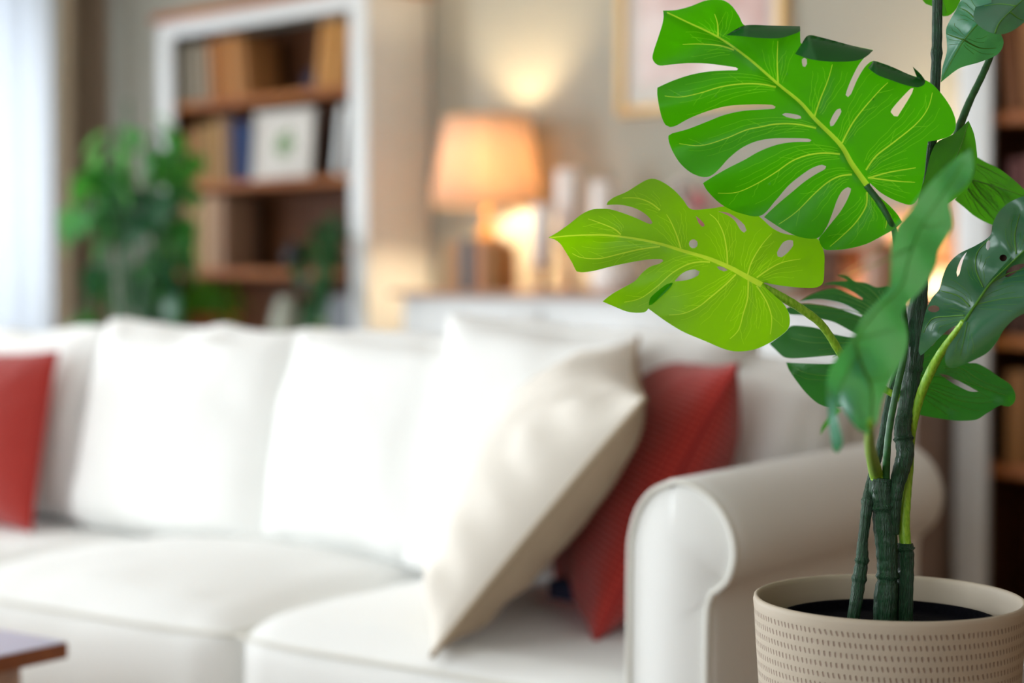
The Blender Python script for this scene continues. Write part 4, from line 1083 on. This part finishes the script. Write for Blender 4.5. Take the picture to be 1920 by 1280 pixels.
# leaf tip behind the blurred leaf, pointing up
Leaf([(1816, 226), (1826, 250), (1831, 280), (1832, 305), (1825, 335), (1808, 358), (1788, 374), (1765, 390), (1740, 410), (1720, 400), (1722, 370), (1735, 330), (1745, 290), (1758, 266), (1790, 250)], [(1816, 228), (1795, 290), (1760, 350), (1730, 400)],
     [[(1790, 300), (1812, 320), (1818, 340)], [(1772, 330), (1790, 350)]], z0=1.655, c=(1780, 310), fold=(.0002, .0002), gy=-.0003).build('leafF', 'mid green leaf with tip pointing up beside the tall stem', 'veindark', midw=(1.4, 4), fine=1)
def C8(p): return S(p, 1720, 120, 4.267)
Leaf(C8([(300, 1085), (360, 1000), (430, 900), (450, 800), (480, 745), (560, 792), (640, 828), (740, 900), (850, 1000), (880, 1060), (860, 1100), (800, 1180), (740, 1260), (680, 1300), (610, 1290), (540, 1262), (450, 1210), (380, 1150)]),
     C8([(870, 1060), (720, 1010), (560, 960), (420, 920)]), [C8(l) for l in ([(430, 930), (520, 1050), (640, 1180)], [(400, 1000), (500, 1120), (620, 1250)], [(470, 800), (600, 860), (720, 930)], [(560, 960), (650, 1030), (700, 1110)])],
     [C8([(520, 822), (560, 822), (640, 850), (735, 905), (720, 912), (640, 880), (560, 845)])] if False else [], z0=1.73, c=(1820, 350), gx=0, gy=-.0002, fold=(.0002, .0003), quilt=.003).build('leafF', 'green leaf behind the stem reaching to the right edge', 'veindark', midw=(1.4, 3.5), fine=2, finemat='veindark')
# lower right leaf behind
def C6(p): return S(p, 1700, 580, 4.267)
Leaf(C6([(-60, 760), (-90, 600), (-60, 420), (50, 330), (200, 290), (250, 220), (280, 200), (375, 215), (420, 300), (480, 420), (560, 430), (640, 470), (740, 540), (830, 600), (870, 680), (862, 740), (820, 776), (752, 766), (640, 830), (560, 880), (430, 890), (330, 881), (200, 862), (120, 845), (20, 815)]),
     C6([(800, 690), (600, 620), (400, 560), (200, 530), (20, 520)]), [C6(l) for l in ([(30, 600), (200, 640), (400, 720), (560, 750), (690, 738)], [(40, 490), (130, 465), (230, 458)], [(300, 470), (430, 470), (560, 550), (690, 610), (800, 640)], [(20, 640), (150, 720), (320, 840)])],
     [C6([(258, 513), (330, 528), (450, 588), (575, 657), (510, 656), (430, 622), (340, 572)]), C6([(228, 366), (262, 354), (292, 360), (285, 374), (250, 380)])], z0=1.745, c=(1780, 700), gy=-.0003, fold=(.0002, .0002), quilt=.002).build('leafE', 'dark green split leaf low at the right behind the light stem', 'veindark', midw=(1, 1.6), latw=(.8, 1.8), fine=2, finemat='veindark')
Leaf(C6([(700, 600), (780, 590), (840, 620), (870, 680), (862, 740), (820, 776), (765, 768), (810, 700), (806, 676), (720, 668)]), C6([(700, 640), (800, 690), (840, 760)]), z0=1.76, c=(1890, 740)).build('leafE', 'outer lobe of the low right leaf', 'veindark', midw=(.6, .8), fine=0)
# fern-like leaf behind the yellow green one
Leaf(C4([(455, 228), (520, 238), (560, 266), (620, 275), (680, 300), (760, 300), (830, 400), (840, 600), (780, 760), (700, 860), (560, 960), (420, 985), (350, 965), (280, 905), (220, 830), (180, 770), (164, 729), (260, 734), (400, 738), (470, 735), (500, 715), (470, 690), (440, 688), (300, 700), (200, 706), (150, 697), (110, 662), (68, 622), (150, 560), (190, 522), (250, 520), (340, 533), (440, 568), (550, 590), (600, 600), (610, 585), (550, 558), (440, 500), (350, 478), (260, 460), (180, 452), (160, 422), (250, 394), (350, 400), (450, 418), (560, 455), (600, 470), (600, 458), (560, 430), (500, 398), (440, 380), (340, 368), (240, 382), (300, 345), (380, 315), (450, 308), (540, 345), (600, 372), (602, 362), (560, 333), (500, 302), (440, 286), (370, 286), (420, 270), (520, 262)]),
     C4([(430, 700), (560, 650), (680, 600), (780, 560)]), [C4(l) for l in ([(700, 520), (560, 440), (400, 420), (250, 405)], [(720, 480), (620, 400), (480, 340), (330, 335)], [(650, 640), (540, 620), (420, 618), (300, 615), (190, 590)], [(660, 700), (500, 790), (400, 805), (280, 790), (200, 750)], [(740, 440), (690, 360), (640, 310), (560, 270)])],
     [], z0=1.76, c=(1580, 650), gx=-.0001, gy=-.0003, fold=(.0001, .0003), quilt=.003).build('leafE', 'dark split leaf with narrow fingers behind the yellow green leaf', 'veindark', midw=(1.5, 5), latw=(.8, 2.2), fine=2, finemat='veindark')
# top right leaves
Leaf(C1([(1640, -30), (1600, 10), (1580, 50), (1550, 100), (1530, 150), (1535, 250), (1512, 340), (1504, 412), (1530, 390), (1600, 340), (1700, 310), (1790, 270), (1818, 215), (1800, 160), (1760, 60), (1760, -30)]), C1([(1506, 405), (1560, 300), (1620, 200), (1700, 110), (1770, 60)]),
     [C1(l) for l in ([(1620, 200), (1560, 180), (1535, 170)], [(1690, 110), (1640, 60), (1600, 40)], [(1620, 200), (1700, 240), (1780, 240)])], z0=1.64, c=(1820, 80), fold=(.0003, .0002), gy=.0002).build('leafC', 'blue green leaf hanging at the top right', 'veindark', midw=(1.2, 3), fine=2, finemat='veindark')
Leaf(C1([(1700, -30), (1690, 0), (1670, 60), (1668, 95), (1690, 125), (1740, 158), (1800, 172), (1860, 155), (1920, 112), (1980, 60), (2020, -30), (1900, -80), (1780, -80)]), C1([(1960, -40), (1880, 30), (1800, 110), (1775, 165)]), [C1([(1880, 30), (1800, 20), (1720, 30)]), C1([(1850, 60), (1890, 90), (1920, 100)])], z0=1.61, c=(1890, 20), fold=(.0004, .0002), gy=-.0003).build('leafD', 'dark green rounded leaf in the top right corner', 'veindark', midw=(1.2, 3), fine=0)
Leaf(C1([(1400, -40), (1410, -5), (1430, 20), (1465, 32), (1500, 60), (1515, 82), (1540, 80), (1570, 60), (1592, 28), (1605, -10), (1600, -60), (1480, -80)]), C1([(1480, -70), (1510, 0), (1530, 60)]), z0=1.72, c=(1770, 10)).build('leafF', 'pale green leaf behind the stem at the top', 'veindark', midw=(1, 1.5), fine=0)

# ------------------------------------------------------------------ background house plants
def blade(Lg, Wd, droop, mat, nm='leaf'):
    bm = bmesh.new(); n = 8; rows = []
    for i in range(n + 1):
        t = i / n; wv = Wd * (sin(pi * t ** .8) ** .75) * .5 if 0 < i < n else 0
        a = droop * t; x = Lg * (sin(a) / droop if droop else t); z = -Lg * ((1 - cos(a)) / droop if droop else 0)
        if wv == 0: rows.append([bm.verts.new((x, 0, z))])
        else: rows.append([bm.verts.new((x, k * wv, z + abs(k) * wv * .25)) for k in (-1, -.5, 0, .5, 1)])
    for a, b in zip(rows[:-1], rows[1:]):
        if len(a) == 1: [bm.faces.new((a[0], b[k], b[k + 1])) for k in range(4)]
        elif len(b) == 1: [bm.faces.new((a[k + 1], a[k], b[0])) for k in range(4)]
        else: [bm.faces.new((a[k], b[k], b[k + 1], a[k + 1])) for k in range(4)]
    me = bpy.data.meshes.new(nm); bm.to_mesh(me); bm.free()
    for p in me.polygons: p.use_smooth = True
    me.materials.append(mat); return me
def houseplant(base, potprof, potmat_, clusters, depthz, label, name, leafset, rnd, stems=True):
    root = empty(name, base, 0, label, 'plant'); inv = -Vector(base)
    bm = bmesh.new(); lathe(bm, potprof, 36); bmobj('pot', bm, potmat_, root, True)
    top = max(z for r, z in potprof)
    bm = bmesh.new(); lathe(bm, [(0, top - .02), (potprof[-3][0] * .9, top - .025)], 24); bmobj('soil', bm, M['soil'], root, True)
    for (px, py, n, spread, mi, Lg) in clusters:
        c = at(px, py, depthz + rnd.uniform(-.1, .1)) + inv
        if stems:
            bm = bmesh.new(); tube(bm, catmull([(0, 0, top - .03), (c.x * .25, c.y * .25, max(top, c.z * .6)), (c.x * .8, c.y * .8, max(top * .9, c.z * 1.0 + .05)), tuple(c)], 5), .005, 6); bmobj('stem', bm, M['darkpetiole'], root, True)
        me = leafset[mi][0]
        for k in range(n if mi == 3 else max(3, int(n * .72))):
            o = bpy.data.objects.new('leaf', me); col.objects.link(o); o.parent = root
            o.location = c + Vector((rnd.gauss(0, spread), rnd.gauss(0, spread), rnd.gauss(0, spread)))
            o.rotation_euler = (rnd.uniform(-.4, .4), rnd.uniform(.1, .9), rnd.uniform(0, 6.28)); s_ = Lg * rnd.uniform(.75, 1.2); o.scale = (s_, s_, s_)
    return root
LS = [[blade(1, .62, 1.2, M['bg3'])], [blade(1, .6, 1.2, M['bg1'])], [blade(1, .62, 1.3, M['bg2'])], [blade(1, .12, 1.3, M['bg4'])]]
rnd = random.Random(11)
b0 = at(245, 600, 6.0); b0.z = 0
houseplant(b0, [(0, 0), (.13, 0), (.15, .02), (.18, .30), (.185, .32), (.17, .32), (.165, .30), (0, .29)], M['ceramic'],
    [(240, 235, 5, .025, 0, .13), (215, 285, 9, .04, 0, .15), (190, 310, 4, .03, 1, .14), (300, 290, 10, .045, 1, .15), (330, 320, 5, .035, 1, .14), (165, 370, 6, .022, 0, .13), (155, 410, 5, .02, 0, .13), (235, 370, 7, .04, 2, .15), (205, 385, 3, .03, 1, .14),
     (290, 385, 6, .04, 2, .15), (345, 410, 6, .03, 1, .14), (185, 490, 5, .02, 2, .16), (245, 445, 3, .02, 0, .13), (285, 500, 9, .035, 2, .16), (270, 560, 4, .04, 2, .15), (150, 600, 4, .04, 1, .16), (240, 330, 5, .05, 1, .15), (312, 455, 7, .03, 1, .15), (320, 500, 6, .03, 2, .14), (300, 560, 5, .03, 2, .15)],
    6.0, 'tall leafy houseplant with drooping leaves beside the brown curtain', 'houseplant', LS, rnd)
b1 = at(400, 600, 6.15); b1.z = 0
hz = at(400, 600, 6.15).z
plst = empty('plant_stool', b1, 0, 'dark wooden stool under the small green plant behind the sofa', 'stool')
bm = bmesh.new(); lathe(bm, [(0, hz - .16), (.12, hz - .16), (.12, hz - .13), (0, hz - .13)], 32); sharp(bmobj('seat', bm, M['darkwood'], plst))
for a in range(4):
    bm = bmesh.new(); tube(bm, [(.08 * cos(a * 1.57), .08 * sin(a * 1.57), hz - .161), (.12 * cos(a * 1.57), .12 * sin(a * 1.57), .001)], .011, 10); bmobj('leg', bm, M['darkwood'], plst, True)
b1 = Vector((b1.x, b1.y, hz - .1295))
houseplant(b1, [(0, 0), (.055, 0), (.06, .01), (.085, .13), (.092, .13), (.092, .15), (.08, .15), (.075, .13), (0, .12)], M['terracotta'],
    [(395, 555, 22, .035, 3, .17), (380, 540, 14, .03, 3, .15), (420, 560, 16, .03, 3, .15), (400, 585, 10, .04, 3, .16)], 6.15, 'small bushy green plant in a terracotta pot in front of the left bookcase', 'houseplant', LS, rnd, False)
b2 = R(-.18, .165, 1.0015)
houseplant(b2, [(0, 0), (.05, 0), (.06, .02), (.068, .09), (.07, .1), (.062, .1), (.058, .09), (0, .08)], M['terracotta'],
    [(620, 425, 7, .02, 2, .08), (600, 460, 12, .03, 2, .08), (588, 500, 12, .028, 2, .08), (600, 540, 12, .03, 2, .08), (590, 580, 10, .025, 2, .08), (625, 470, 8, .02, 2, .08)], 6.42, 'dark green trailing plant spilling over the third shelf of the left bookcase', 'trailing_plant', LS, rnd)

# ------------------------------------------------------------------ camera
cam = bpy.data.cameras.new('camera'); co = bpy.data.objects.new('camera', cam); col.objects.link(co); scn.camera = co
co.location = CAM; co.rotation_euler = (pi / 2 - PITCH, 0, 0)
cam.sensor_width = 36; cam.lens = F_PX / 1920 * 36; cam.clip_start = .05
cam.dof.use_dof = True; cam.dof.focus_distance = 1.655; cam.dof.aperture_fstop = 2.4; cam.dof.aperture_blades = 0
vs_ = scn.view_settings; vs_.view_transform = 'Standard'; vs_.look = 'None'; vs_.exposure = -0.47; vs_.gamma = 1; vs_.use_curve_mapping = False
